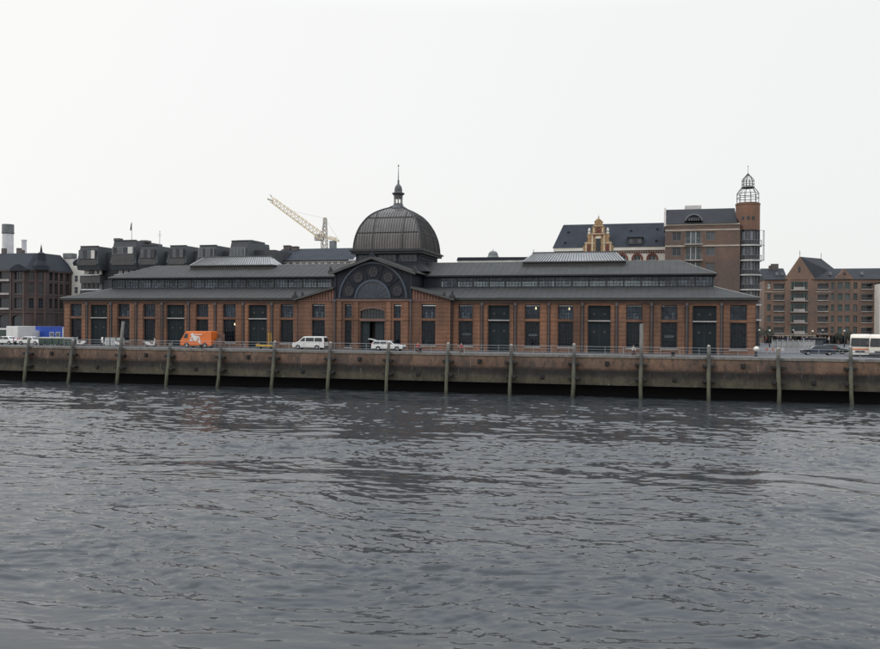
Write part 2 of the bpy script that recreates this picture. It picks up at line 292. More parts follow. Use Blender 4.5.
# ------------------------------------------------------------------ mesh helpers
WL = {}                                  # world place of each parent whose children are written in world coordinates
class MB:
    def __init__(s): s.v = []; s.f = []; s.mi = []; s.cur = 0
    def add(s, pts, faces):
        k = len(s.v); s.v += [tuple(p) for p in pts]
        for f in faces: s.f.append([i+k for i in f]); s.mi.append(s.cur)
        return s
    def quad(s, *p): return s.add(p, [list(range(len(p)))])
    def box(s, x0, x1, y0, y1, z0, z1):
        p = [(x0,y0,z0),(x1,y0,z0),(x1,y1,z0),(x0,y1,z0),(x0,y0,z1),(x1,y0,z1),(x1,y1,z1),(x0,y1,z1)]
        return s.add(p, [(0,3,2,1),(4,5,6,7),(0,1,5,4),(1,2,6,5),(2,3,7,6),(3,0,4,7)])
    def prism(s, prof, a0, a1, axis='y'):
        """extrude a polygon: axis y -> prof is (x,z); axis x -> prof is (y,z); axis z -> prof is (x,y)"""
        n = len(prof)
        def P(p, a): return {'y': (p[0], a, p[1]), 'x': (a, p[0], p[1]), 'z': (p[0], p[1], a)}[axis]
        pts = [P(p, a0) for p in prof]+[P(p, a1) for p in prof]
        return s.add(pts, [list(range(n))[::-1], list(range(n, 2*n))]+[(i, (i+1) % n, n+(i+1) % n, n+i) for i in range(n)])
    def tube(s, a, b, r0, r1=None, n=8):
        r1 = r0 if r1 is None else r1; a = Vector(a); b = Vector(b); d = (b-a).normalized()
        u = d.orthogonal().normalized(); t = d.cross(u)
        pts = [a+(u*math.cos(2*math.pi*i/n)+t*math.sin(2*math.pi*i/n))*r0 for i in range(n)]+[b+(u*math.cos(2*math.pi*i/n)+t*math.sin(2*math.pi*i/n))*r1 for i in range(n)]
        return s.add(pts, [list(range(n))[::-1], list(range(n, 2*n))]+[(i, (i+1) % n, n+(i+1) % n, n+i) for i in range(n)])
    def bar(s, a, b, w, h=None):
        h = h or w; return s.tube(a, b, w*0.7071, None, 4)
    def lathe(s, prof, c=(0, 0, 0), n=16, a0=0.0, a1=2*math.pi):
        full = abs(a1-a0-2*math.pi) < 1e-6; m = n if full else n+1; pts = []; fs = []
        for r, z in prof:
            for i in range(m):
                t = a0+(a1-a0)*i/n; pts.append((c[0]+r*math.cos(t), c[1]+r*math.sin(t), c[2]+z))
        for j in range(len(prof)-1):
            for i in range(n):
                k = (i+1) % m if full else i+1
                fs.append((j*m+i, j*m+k, (j+1)*m+k, (j+1)*m+i))
        return s.add(pts, fs)
    def ring(s, cx, cz, r0, r1, y0, y1, a0=0, a1=2*math.pi, n=24):
        """flat ring / arch band in the XZ plane with depth"""
        pts = []; fs = []; full = abs(a1-a0-2*math.pi) < 1e-6; m = n if full else n+1
        for i in range(m):
            t = a0+(a1-a0)*i/n; c, q = math.cos(t), math.sin(t)
            pts += [(cx+r0*c, y0, cz+r0*q), (cx+r1*c, y0, cz+r1*q), (cx+r1*c, y1, cz+r1*q), (cx+r0*c, y1, cz+r0*q)]
        for i in range(n):
            k = ((i+1) % m)*4; j = i*4
            for a in range(4): fs.append((j+a, j+(a+1) % 4, k+(a+1) % 4, k+a))
        return s.add(pts, fs)
    def mesh(s, name, mats, off=(0, 0, 0), smooth=False, recalc=True):
        me = bpy.data.meshes.new(name)
        me.from_pydata([(x-off[0], y-off[1], z-off[2]) for x, y, z in s.v], [], s.f)
        ml = mats if isinstance(mats, (list, tuple)) else [mats]
        for m in ml: me.materials.append(MATS[m] if isinstance(m, str) else m)
        if len(ml) > 1: me.polygons.foreach_set('material_index', s.mi)
        if smooth: me.polygons.foreach_set('use_smooth', [True]*len(me.polygons))
        if recalc:
            b = bmesh.new(); b.from_mesh(me); bmesh.ops.recalc_face_normals(b, faces=b.faces[:]); b.to_mesh(me); b.free()
        me.update(); return me
    def build(s, name, mats, parent=None, smooth=False, kind=None, recalc=True):
        off = WL.get(parent.name, (0, 0, 0)) if parent else (0, 0, 0)
        return link(name, s.mesh(name, mats, off, smooth, recalc), parent, kind=kind)

def link(name, me, parent=None, loc=(0, 0, 0), kind=None, rot=None):
    o = bpy.data.objects.new(name, me); C.objects.link(o); o.location = loc
    if rot: o.rotation_euler = rot
    if parent:
        o.parent = parent
        if parent.name in WL: WL[o.name] = tuple(Vector(WL[parent.name])+Vector(loc))
    if kind: o['kind'] = kind
    return o

def site(loc, yf=None):
    """image coordinates read under an earlier camera fit, remapped to the final fit: depth behind the hall front is 0.772 of the survey's, and x is shifted 0.151 m per metre of depth"""
    y = loc[1] if yf is None else yf
    if loc[1] < -8: return tuple(loc)
    return (loc[0]+0.151*y, loc[1]-0.228*y, loc[2]*(1.026 if y > 20 else 1))
def thing(name, label, cat, loc=(0, 0, 0), rz=0, group=None, world=False, yf=None):
    o = bpy.data.objects.new(name, None); C.objects.link(o); o.location = site(loc, yf)
    if loc[1] > 20: o.scale = (1, 1, 1.026)
    o.rotation_euler = (0, 0, rz); o.empty_display_size = 0.5
    o['label'] = label; o['category'] = cat
    if group: o['group'] = group
    if world: WL[o.name] = tuple(loc)      # its parts are written in world coordinates
    return o

def dup(root, loc=None, rz=None, label=None, parent=None):
    r = root.copy(); C.objects.link(r)
    if loc is not None: r.location = loc if parent else site(loc)
    if rz is not None: r.rotation_euler = (0, 0, rz)
    if label: r['label'] = label
    if parent: r.parent = parent
    for ch in root.children: dup(ch, parent=r)
    return r

def wall_grid(mb, x0, x1, z0, z1, y, ops, depth, bottom=True):
    """front skin of a wall at y with rectangular openings (xa,xb,za,zb) and their reveals"""
    xs = sorted({x0, x1}|{o[0] for o in ops}|{o[1] for o in ops}); zs = sorted({z0, z1}|{o[2] for o in ops}|{o[3] for o in ops})
    xs = [x for x in xs if x0 <= x <= x1]; zs = [z for z in zs if z0 <= z <= z1]
    for j in range(len(zs)-1):
        i = 0
        while i < len(xs)-1:
            cz = (zs[j]+zs[j+1])/2
            def solid(i): 
                cx = (xs[i]+xs[i+1])/2
                return not any(o[0] < cx < o[1] and o[2] < cz < o[3] for o in ops)
            if not solid(i): i += 1; continue
            k = i
            while k+1 < len(xs)-1 and solid(k+1): k += 1
            mb.quad((xs[i], y, zs[j]), (xs[k+1], y, zs[j]), (xs[k+1], y, zs[j+1]), (xs[i], y, zs[j+1])); i = k+1
    for a, b, c, d in ops:
        e = y+depth
        mb.quad((a, y, c), (a, e, c), (a, e, d), (a, y, d)); mb.quad((b, y, c), (b, e, c), (b, e, d), (b, y, d)); mb.quad((a, y, d), (b, y, d), (b, e, d), (a, e, d))
        if c > z0+0.01: mb.quad((a, y, c), (b, y, c), (b, e, c), (a, e, c))

FC = {}
def frame_mesh(wd, h, nx, nz, fwid, mwid, m, dep=0.10, grid_h=None):
    """window frame w x h around origin (bottom centre), front at y=0, with nx x nz lights"""
    key = ('f', round(wd, 3), round(h, 3), nx, nz, fwid, mwid, m, dep)
    if key in FC: return FC[key]
    b = MB(); a = wd/2
    b.box(-a, -a+fwid, 0, dep, 0, h); b.box(a-fwid, a, 0, dep, 0, h); b.box(-a+fwid, a-fwid, 0, dep, 0, fwid); b.box(-a+fwid, a-fwid, 0, dep, h-fwid, h)
    for i in range(1, nx):
        x = -a+wd*i/nx; b.box(x-mwid/2, x+mwid/2, 0.01, dep-0.01, fwid, h-fwid)
    for j in range(1, nz):
        z = h*j/nz; b.box(-a+fwid, a-fwid, 0.02, dep-0.02, z-mwid/2, z+mwid/2)
    FC[key] = b.mesh('window_frame', m); return FC[key]
def pane_mesh(wd, h, m, y=0.06):
    key = ('p', round(wd, 3), round(h, 3), m, y)
    if key in FC: return FC[key]
    b = MB(); b.quad((-wd/2+.02, y, .02), (wd/2-.02, y, .02), (wd/2-.02, y, h-.02), (-wd/2+.02, y, h-.02)); FC[key] = b.mesh('pane', m, recalc=False); return FC[key]
def window(parent, x, z0, z1, wd, y, fm='dark_frame', pm='pane_dark', nx=2, nz=2, fwid=0.09, mwid=0.06, rot=0.0):
    o = WL.get(parent.name, (0, 0, 0)); h = z1-z0
    f = link('window', frame_mesh(wd, h, nx, nz, fwid, mwid, fm), parent, (x-o[0], y-o[1], z0-o[2]), rot=(0, 0, rot) if rot else None)
    p = link('pane', pane_mesh(wd, h, pm), f)
    return f
def prop(parent, name, m, *boxes):
    b = MB()
    for q in boxes: b.box(*q)
    return b.build(name, m, parent)
def ring_roof(mb, r0, z0, r1, z1, t=0.15):
    """hipped shell between two rectangles (x0,x1,y0,y1)"""
    def cs(r, z): return [(r[0], r[2], z), (r[1], r[2], z), (r[1], r[3], z), (r[0], r[3], z)]
    A, B, D, E = cs(r0, z0), cs(r1, z1), cs(r0, z0-t), cs(r1, z1-t)
    for i in range(4):
        j = (i+1) % 4
        mb.quad(A[i], A[j], B[j], B[i]); mb.quad(D[i], E[i], E[j], D[j]); mb.quad(D[i], D[j], A[j], A[i])

# ------------------------------------------------------------------ ground, quay, water
ZW = -5.484
MB().quad((-440, -8.2, 0), (440, -8.2, 0), (440, 480, 0), (-440, 480, 0)).build('ground', 'asphalt', kind='structure')
qw = MB(); XL, XR = -220, 240
qw.quad((XL, -9.0, -1.95), (XR, -9.0, -1.95), (XR, -9.0, -0.3), (XL, -9.0, -0.3)).quad((XL, -8.2, -0.3), (XR, -8.2, -0.3), (XR, -8.2, 0), (XL, -8.2, 0))
qw = qw.build('quay_wall', QB, kind='structure', recalc=False)
b = MB(); random.seed(3)
x = XL
while x < XR:                                    # coping stones of uneven length, slightly out of line
    l = random.uniform(2.2, 3.2); dz = random.uniform(-0.02, 0.025); dy = random.uniform(-0.02, 0.02)
    b.box(x+0.012, x+l-0.012, -9.10+dy, -8.19, -0.30, 0.03+dz); x += l
co = b.build('coping', 'coping', qw)
b = MB()
b.box(XL, XR, -9.09, -8.5, -3.62, -1.95); b.build('concrete_face', 'quay_concrete', qw)
b = MB(); b.box(XL, XR, -9.28, -5.8, -3.86, -3.621); b.build('bottom_ledge', 'quay_concrete', qw)
b = MB(); b.quad((XL, -5.9, -8), (XR, -5.9, -8), (XR, -5.9, -3.8), (XL, -5.9, -3.8)); b.build('recess_wall', 'under_shade', qw)
# river surface: swell and chop as real displacement; rows get longer with distance
def waves():
    rng = np.random.default_rng(11)
    ys = [-108.0]; 
    while ys[-1] < -5.95:
        d = ys[-1]-CAM.y
        ys.append(ys[-1]+min(0.17, 0.045+0.0016*max(0, d-14)))
    ys = np.array(ys); N = 1250
    t = np.linspace(-1, 1, N)
    dist = ys-CAM.y; xc = CAM.x-np.tan(YAW)*dist; half = 0.72*dist+5
    X = xc[:, None]+half[:, None]*t[None, :]; Y = np.repeat(ys[:, None], N, 1)
    dx = np.gradient(X, axis=1); dy = np.gradient(ys)[:, None]
    Z = np.zeros_like(X)
    # slow patches where wind ruffles the surface more or less
    env = np.zeros_like(X)
    for k in range(10):
        a = rng.uniform(-0.7, 0.7)+math.pi/2; lam = rng.uniform(9, 34); ph = rng.uniform(0, 6.28)
        env += np.sin(2*np.pi/lam*(np.cos(a)*X*0.5+np.sin(a)*Y)+ph)
    env = np.clip(1.0+0.38*env/np.std(env), 0.25, 2.0)
    wx = X+0.8*np.sin(Y*0.31+1.0)+0.5*np.sin(0.53*X+0.4*Y); wy = Y+0.6*np.sin(X*0.23+0.5)+0.4*np.sin(0.41*Y-0.37*X)
    main = math.radians(96)
    for k in range(150):
        lam = math.exp(rng.uniform(math.log(0.28), math.log(5.0)))
        a = main+rng.normal(0, 0.55 if lam < 0.9 else 0.36)
        kx, ky = 2*np.pi/lam*math.cos(a), 2*np.pi/lam*math.sin(a)
        s = 0.0145 if lam < 0.85 else 0.0150*(1.0 if lam < 1.6 else (1.6/lam)**0.55)   # slope of this component
        amp = s*lam/(2*np.pi)*1.25
        keep = np.clip((lam/np.maximum(dx*abs(math.cos(a))+dy*abs(math.sin(a)), 1e-3)-2.0)/1.2, 0, 1)
        ph = kx*wx+ky*wy+rng.uniform(0, 6.28)
        Z += keep*amp*(np.sin(ph)+0.22*np.sin(2*ph+1.57))*(env if lam < 3 else 1.0)
    Z += ZW
    V = np.stack([X, Y, Z], -1).reshape(-1, 3); M = len(ys)
    i = np.arange((M-1)*(N-1)); r_, c_ = i//(N-1), i % (N-1); q = r_*N+c_
    F = np.stack([q, q+1, q+N+1, q+N], -1)
    me = bpy.data.meshes.new('river'); me.vertices.add(len(V)); me.vertices.foreach_set('co', V.ravel().astype(np.float32))
    me.loops.add(F.size); me.loops.foreach_set('vertex_index', F.ravel().astype(np.int32))
    me.polygons.add(len(F)); me.polygons.foreach_set('loop_start', (np.arange(len(F))*4).astype(np.int32)); me.polygons.foreach_set('loop_total', np.full(len(F), 4, np.int32))
    me.polygons.foreach_set('use_smooth', np.ones(len(F), bool)); me.materials.append(MATS['water']); me.update(); me.validate()
    return link('river', me, kind='structure')
waves()
b = MB(); b.quad((-440, -480, ZW-0.45), (440, -480, ZW-0.45), (440, -5.95, ZW-0.45), (-440, -5.95, ZW-0.45)); b.build('river_beyond', 'water', kind='structure')

# timber fender piles: (X, top height, label)
PX = [-53.26, -45.31, -36.9, -28.6, -20.23, -11.74, -3.23, 5.35, 13.84, 22.51, 30.79, 39.35, 47.65, 55.86, 64.06]
PT = [1.3, 1.05, 3.95, 0.85, 0.5, 1.2, 1.2, 1.3, 1.3, 1.2, 1.4, 4.15, 1.4, 1.2, 1.5]
PLAB = ['weathered timber fender pile nearest the white box truck', 'timber fender pile between the green bins and the hall corner',
        'tall pale leaning timber pile beside the three grey cabinets', 'short timber fender pile just ahead of the orange van nose',
        'low timber fender pile just behind the orange van', 'timber fender pile between yellow trolley and white minibus',
        'timber fender pile between white minibus and the hall entrance', 'timber fender pile in front of the white estate car bonnet',
        'timber fender pile by the wing edge right of the entrance', 'timber fender pile beside first tall green door right of entrance',
        'timber fender pile next to the middle tall green door right of entrance', 'tallest slim mossy pile beside a seated person on the right quay',
        'mossy timber pile in front of the tall green door nearest the right corner', 'mossy timber pile just right of the hall corner and globe lamp',
        'mossy yellow-green timber pile in front of the coaches']
for i, x in enumerate(PX):
    t = thing('timber_pile', PLAB[i], 'pile', (x, -9.8, ZW), group='timber fender piles along the quay', world=True)
    rnd = random.Random(i); top = PT[i]; yb, yt = -10.30, -9.36; s = (yt-yb)/(0.3-ZW)
    b = MB(); zs = [ZW-1.2, ZW, -3.9, -2.2, -0.6, top-0.04, top]; rs = [.25, .25, .235+rnd.uniform(-.02, .02), .25, .235+rnd.uniform(-.02, .02), .215, .15]
    pts = []; fs = []; n = 10
    for j, z in enumerate(zs):
        cx = x+rnd.uniform(-.05, .05); cy = yb+s*(z-ZW)
        for k in range(n): 
            rr_ = rs[j]*rnd.uniform(.92, 1.08); pts.append((cx+rr_*math.cos(6.283*k/n), cy+rr_*math.sin(6.283*k/n), z))
    for j in range(len(zs)-1):
        for k in range(n): fs.append((j*n+k, j*n+(k+1) % n, (j+1)*n+(k+1) % n, (j+1)*n+k))
    fs.append(list(range((len(zs)-1)*n, len(zs)*n))); b.add(pts, fs); b.build('shaft', 'pile_timber', t, smooth=True)
    for z in (-1.15, -3.02):
        yc = yb+s*(z-ZW)
        for sg in (-1, 1):
            q = MB(); x0, x1 = sorted((x+sg*0.2, x+sg*(0.68+rnd.uniform(0, .12))))
            q.prism([(x0, z-.16), (x1, z-.08), (x1+.02, z+.10), (x0, z+.20)], yc-.12, -9.0); q.build('clamp', 'fender', t)
    if top > 1 and i not in (2, 11):
        q = MB(); q.lathe([(0.001, .16), (.13, .12), (.2, .0), (.215, -.06)], (x, yb+s*(top-ZW), top), 10); q.build('pile_cap', 'sill', t, smooth=True)
for i in range(14):
    x = (PX[i]+PX[i+1])/2; z = -1.05 if i % 2 == 0 else -2.95
    q = MB(); q.box(x-.26, x+.26, -9.22, -9.0, z-.28, z+.28); q.box(x-.16, x+.16, -9.30, -9.22, z-.18, z+.18); q.build('mooring_block', 'fender', qw)

# ------------------------------------------------------------------ the market hall
hall = thing('market_hall', 'long red brick market hall with glazed dome and grey hipped roofs on the quay', 'market hall', (0, 0, 0), world=True)
hall.scale = (1, 1.05, 1.026)
S = [14.15, 19.07, 23.95, 28.7, 33.4, 38.2, 42.9, 47.57, 51.95]; TY = 'WDWWDWWDW'
XE, DEP, A = 54.2, 21.86, 5.2
EF = -0.56
ops = []
for x, t in zip(S, TY):
    for sg in (-1, 1):
        X = sg*x
        ops += [(X-1.05, X+1.05, 0.75, 4.27), (X-1.05, X+1.05, 4.62, 6.6)] if t == 'W' else [(X-1.55, X+1.55, 0, 4.32), (X-1.55, X+1.55, 4.48, 6.5)]
b = MB()
for a0, a1 in ((-XE, -12.0), (12.0, XE)):
    b = MB(); wall_grid(b, a0, a1, -0.1, 6.86, 0, [o for o in ops if a0 < o[0] < a1], 0.42); b.build('front_wall', HB, hall, recalc=False)
b = MB(); bo = [(o[0], o[1], o[2], o[3]) for o in ops]
wall_grid(b, -XE, XE, -0.1, 6.86, DEP, [], -0.3); b.build('back_wall', HB, hall, recalc=False)
for sg in (-1, 1):
    b = MB(); b.quad((sg*XE, 0, -.1), (sg*XE, DEP, -.1), (sg*XE, DEP, 6.86), (sg*XE, 0, 6.86)); b.build('end_wall', HB, hall, recalc=False)
def hall_win(X, y, z0=0.75, z1=4.27, z2=4.62, z3=6.6, wd=2.1, gm='hall_glass', nx=5):
    for (a, c, nz) in ((z0, z1, 6), (z2, z3, 4)):
        f = link('window', frame_mesh(wd, c-a, nx, nz, 0.10, 0.045, 'muntin'), hall, (X, y, a)); link('pane', pane_mesh(wd, c-a, gm if a < 4 else gm+'_upper'), f)
    prop(hall, 'sill', 'sill', (X-wd/2-.12, X+wd/2+.12, y-.38, y+.05, z0-.16, z0-.002))
    prop(hall, 'lintel', 'lintel', (X-wd/2+.002, X+wd/2-.002, y-.22, y+.08, z1+.002, z2-.002))
for x, t in zip(S, TY):
    for sg in (-1, 1):
        X = sg*x
        if t == 'W': hall_win(X, 0.3)
        else:
            d = link('door', frame_mesh(3.1, 4.32, 2, 1, 0.12, 0.10, 'door_trim'), hall, (X, 0.28, 0))
            for s2 in (-1, 1):                             # two leaves of framed boarding, each with a small roundel
                q = MB(); q.box(-.70, .70, .03, .09, .1, 4.2)
                for k in range(5): q.box(-.66+k*.28, -.44+k*.28, 0.0, .03, .25, 4.05)
                lf = link('door_leaf', q.mesh('door_leaf', 'door_green'), d, (s2*.74, 0, 0))
                q = MB(); q.ring(s2*.74, 2.9, .02, .17, -.03, 0.0, n=12); q.build('roundel', 'rosette_glass', d) if False else link('roundel', q.mesh('roundel', 'roundel_brown'), d)
            u = link('transom_light', frame_mesh(3.1, 2.02, 6, 3, 0.12, 0.05, 'door_trim'), hall, (X, 0.28, 4.48)); link('pane', pane_mesh(3.1, 2.02, 'door_green'), u)
            for s2 in (-1, 1):
                q = MB(); q.ring(s2*.74, 0.85, .02, .17, -.02, .0, n=12); link('roundel', q.mesh('roundel', 'roundel_brown'), u)
            prop(hall, 'transom_bar', 'transom', (X-1.55, X+1.55, -.03, .4, 4.325, 4.475))
# piers framing each opening, downpipes in the joints between bays
edges = [(S[i]+S[i+1])/2 for i in range(8)]
for sg in (-1, 1):
    for i, e in enumerate(edges):
        X = sg*e
        q = MB(); q.box(X-.17, X+.17, -.02, .0, 0, 6.86); q.build('pier_joint', 'frieze', hall)
        q = MB(); q.tube((X, -.12, 0.1), (X, -.12, 6.7), .085, n=8); q.box(X-.16, X+.16, -.26, -.001, 6.45, 6.86)
        for z in (1.2, 2.8, 4.4): q.box(X-.12, X+.12, -.2, -.021, z, z+.08)
        q.build('downpipe', 'pipe', hall)
    for i, x in enumerate(S):
        lo = edges[i-1] if i else 12.0; hi = edges[i] if i < 8 else XE; hw = 1.55 if TY[i] == 'D' else 1.05
        for p0, p1 in ((lo+.20, x-hw), (x+hw, hi-.20 if i < 8 else hi)):
            w_ = p1-p0; a0, a1 = (p0+.12, p1-.12)
            if w_ < .5: continue
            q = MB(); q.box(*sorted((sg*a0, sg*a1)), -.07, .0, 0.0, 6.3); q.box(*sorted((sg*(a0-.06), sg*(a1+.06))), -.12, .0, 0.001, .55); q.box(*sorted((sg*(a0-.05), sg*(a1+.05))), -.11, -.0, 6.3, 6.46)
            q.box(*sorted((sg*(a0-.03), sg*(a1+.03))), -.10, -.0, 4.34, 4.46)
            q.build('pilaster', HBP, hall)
prop(hall, 'dark_backdrop', 'dark_panel', (-XE+.3, XE-.3, DEP-.5, DEP-.4, 0, 6.8))  # dark sheet added so the interior looks darker through the windows
# cornice and gutter
for a0, a1 in ((-54.4, -12.3), (12.3, 54.4)):
    prop(hall, 'frieze_board', 'frieze', (a0, a1, -.10, .3, 6.862, 7.28))
    prop(hall, 'gutter', 'gutter', (a0-.25*(a0 < 0), a1+.25*(a1 > 0), -.42, .05, 7.285, 7.50))
for sg in (-1, 1):
    prop(hall, 'gutter', 'gutter', (*sorted((sg*54.2, sg*54.65)), .051, DEP+.4, 7.285, 7.50))
    prop(hall, 'frieze_board', 'frieze', (*sorted((sg*54.201, sg*54.32)), .301, DEP, 6.862, 7.28))
# aisle roof
XC = XE-A
b = MB(); ring_roof(b, (-54.68, 54.68, -.45, DEP+.45), 7.56, (-XC, XC, A, DEP-A), 9.27); b.build('aisle_roof', 'aisle_roof', hall)
for sg in (-1, 1):
    q = MB(); q.bar((sg*54.64, -.41, 7.58), (sg*(XC+.02), A-.02, 9.30), .12); q.build('hip_ridge', 'roof_edge', hall)
q = MB(); k_ = 0
for k in range(-49, 50):
    xa = k*1.0
    if abs(xa) < 12.6: continue
    f_ = min(1, (54.6-abs(xa))/(54.6-XC)) if abs(xa) > XC else 1
    if f_ <= .05: continue
    q.bar((xa, -.42, 7.575), (xa, -.42+(A+.42)*f_, 7.575+1.71*f_), .03)
q.build('roof_seams', 'aisle_roof', hall, kind='stuff')
# clerestory
q = MB(); q.box(-XC-.02, XC+.02, A-.05, A+.12, 9.1, 9.34); q.box(-XC-.02, XC+.02, A-.05, A+.12, 10.72, 10.95); q.box(-XC-.02, XC+.02, DEP-A-.12, DEP-A+.05, 9.1, 9.34); q.box(-XC-.02, XC+.02, DEP-A-.12, DEP-A+.05, 10.72, 10.95)
q.build('clerestory_rails', 'iron_blue', hall)
nb = 16; cw = (XC-9.0)/nb
for sg in (-1, 1):
    for k in range(nb):
        X = sg*(9.0+cw*(k+.5))
        for y, fr in ((A, True), (DEP-A, False)):
            f = link('clerestory_window', frame_mesh(cw-.1, 1.38, 5, 3, .06, .04, 'muntin'), hall, (X, y, 9.34)); link('pane', pane_mesh(cw-.1, 1.38, 'clerestory_glass'), f)
        big = (k % 2 == 0)
        Xp = sg*(9.0+cw*k); q = MB(); q.box(Xp-(.12 if big else .06), Xp+(.12 if big else .06), A-.06, A+.10, 9.341, 10.719); q.build('clerestory_post', 'iron', hall)
    q = MB(); q.box(*sorted((sg*(XC-.1), sg*(XC+.03))), A-.06, DEP-A+.06, 9.341, 10.719); q.build('clerestory_end', 'iron_blue', hall)
    for k in range(4):
        y = A+.9+k*2.7; f = link('clerestory_window', frame_mesh(2.3, 1.2, 5, 3, .06, .04, 'muntin'), hall, (sg*(XC+.04), y+1.1, 9.43), rot=(0, 0, math.pi/2*(1 if sg > 0 else -1))); link('pane', pane_mesh(2.3, 1.2, 'pane_grey'), f)
for sg in (-1, 1):
    for y in (A, DEP-A-.1): prop(hall, 'clerestory_panel', 'iron_blue', (*sorted((sg*6.2, sg*8.93)), y, y+.1, 9.341, 10.719))
# nave roof
YR = 10.93
b = MB(); ring_roof(b, (-XC-.45, XC+.45, A-.45, DEP-A+.45), 11.05, (-44.4, 44.4, YR-.02, YR+.02), 13.36, .12)
b.build('nave_roof', 'nave_roof', hall)
q = MB(); q.box(-XC-.48, XC+.48, A-.50, A-.40, 10.9, 11.09); q.box(*(-XC-.5, -XC-.42), A-.40, DEP-A+.4, 10.9, 11.09); q.box(XC+.42, XC+.5, A-.40, DEP-A+.4, 10.9, 11.09)
q.build('nave_gutter', 'iron', hall)
q = MB()
for sg in (-1, 1): q.bar((sg*(XC+.42), A-.42, 11.08), (sg*44.4, YR, 13.39), .11)
q.bar((-44.4, YR, 13.39), (44.4, YR, 13.39), .11); q.build('ridge_cap', 'roof_edge', hall)
q = MB()
for k in range(-47, 48):
    xa = k*1.0
    if abs(xa) < 6.6: continue
    f_ = min(1, (XC+.45-abs(xa))/(XC+.45-44.4)) if abs(xa) > 44.4 else 1
    q.bar((xa, A-.43, 11.065), (xa, A-.43+(YR-A+.43)*f_, 11.065+2.31*f_), .03)
q.build('roof_seams', 'nave_roof', hall, kind='stuff')
# ridge skylights
for sg in (-1, 1):
    x0, x1 = sorted((sg*21.1, sg*36.4)); y0, y1 = 8.95, 12.9
    q = MB(); q.box(x0, x1, y0, y1, 12.0, 13.25); n = 30
    for k in range(n+1): q.box(x0+(x1-x0)*k/n-.05, x0+(x1-x0)*k/n+.05, y0-.05, y0+.0, 12.3, 13.22)
    sk = q.build('skylight', 'gutter', hall)
    q = MB(); xi0, xi1 = x0+1.3, x1-1.3
    ring_roof(q, (x0-.2, x1+.2, y0-.25, y1+.25), 13.27, (xi0, xi1, YR-.05, YR+.05), 14.75, .06); q.build('skylight_glazing', 'skylight_glass', sk)
    q = MB(); n = 36
    for k in range(1, n):
        f = k/n; xa = x0-.2+(x1-x0+.4)*f; xb = xi0+(xi1-xi0)*f; q.bar((xa, y0-.25, 13.30), (xb, YR-.05, 14.78), .09)
    q.box(xi0-.1, xi1+.1, YR-.12, YR+.12, 14.76, 14.88)
    q.box(x0-.25, x1+.25, y0-.33, y0-.22, 13.16, 13.30); q.build('glazing_bars', 'skylight_bar', sk, kind='stuff')
    q = MB(); q.lathe([(.35, 0), (.35, .5), (.2, .75), (.04, .85), (.04, 1.3)], (xi0 if sg > 0 else xi1, YR, 14.0), 10); q.build('vent', 'gutter', sk, smooth=False)
# central block: brick front, plank wings, gable with the great arched window
cops = [(-3.87-.55, -3.87+.55, .3, 4.27), (-3.87-.55, -3.87+.55, 4.62, 6.6), (3.87-.55, 3.87+.55, .3, 4.27), (3.87-.55, 3.87+.55, 4.62, 6.6), (-1.9, 1.9, 0, 4.15), (-1.9, 1.9, 4.55, 6.0)]
for sg in (-1, 1): cops += [(sg*8.68-1.05, sg*8.68+1.05, .75, 4.27), (sg*8.68-1.05, sg*8.68+1.05, 4.62, 6.6)]
b = MB(); wall_grid(b, -12.0, 12.0, -.1, 7.05, EF, cops, .42)
wall_grid(b, -6.05, 6.05, 7.05, 7.38, EF, [], 0)
for sg in (-1, 1): b.quad((sg*12, EF, -.1), (sg*12, .3, -.1), (sg*12, .3, 7.2), (sg*12, EF, 7.2))
b.build('centre_wall', HB, hall, recalc=False)
# the entrance fanlight is a segmental arch: brick infill above the curve
q = MB(); pts = [(-1.9, 6.0)]+[(-1.9+3.8*i/12, 5.62+.38*math.sin(math.pi*i/12)**.8) for i in range(13)]+[(1.9, 6.0)]
q.prism(pts, EF+.003, EF+.41); q.build('arch_infill', HB, hall)
q = MB()
for i in range(12):
    p = pts[i+1]; r_ = pts[i+2]; q.prism([p, r_, (r_[0], r_[1]+.26), (p[0], p[1]+.26)], EF-.05, EF+.0)
q.build('arch_trim', 'lintel', hall)
f = link('window', frame_mesh(3.8, 1.45, 8, 2, .1, .05, 'muntin'), hall, (0, EF+.3, 4.55)); link('pane', pane_mesh(3.8, 1.45, 'pane_dark'), f)
prop(hall, 'entrance_lintel', 'lintel', (-2.1, 2.1, EF-.1, EF+.38, 4.152, 4.548))
d = link('door', frame_mesh(3.8, 4.15, 3, 1, .12, .12, 'door_trim'), hall, (0, EF+.34, 0))
q = MB(); q.box(-1.86, -.62, .02, .10, .05, 4.05); q.box(-1.6, -.85, -.02, .02, .4, 1.9); q.box(-1.6, -.85, -.02, .02, 2.1, 3.8); link('door_leaf', q.mesh('door_leaf', 'door_trim'), d)
q = MB(); q.box(.30, 1.86, .04, .10, .05, 4.05); q.box(.5, 1.65, 0, .04, .3, 3.8); link('door_leaf', q.mesh('door_leaf', 'door_trim'), d)
q = MB(); q.quad((-.62, 1.4, 0), (.3, 1.4, 0), (.3, 1.4, 4.1), (-.62, 1.4, 4.1)); link('vestibule', q.mesh('vestibule', 'vestibule', recalc=False), d)
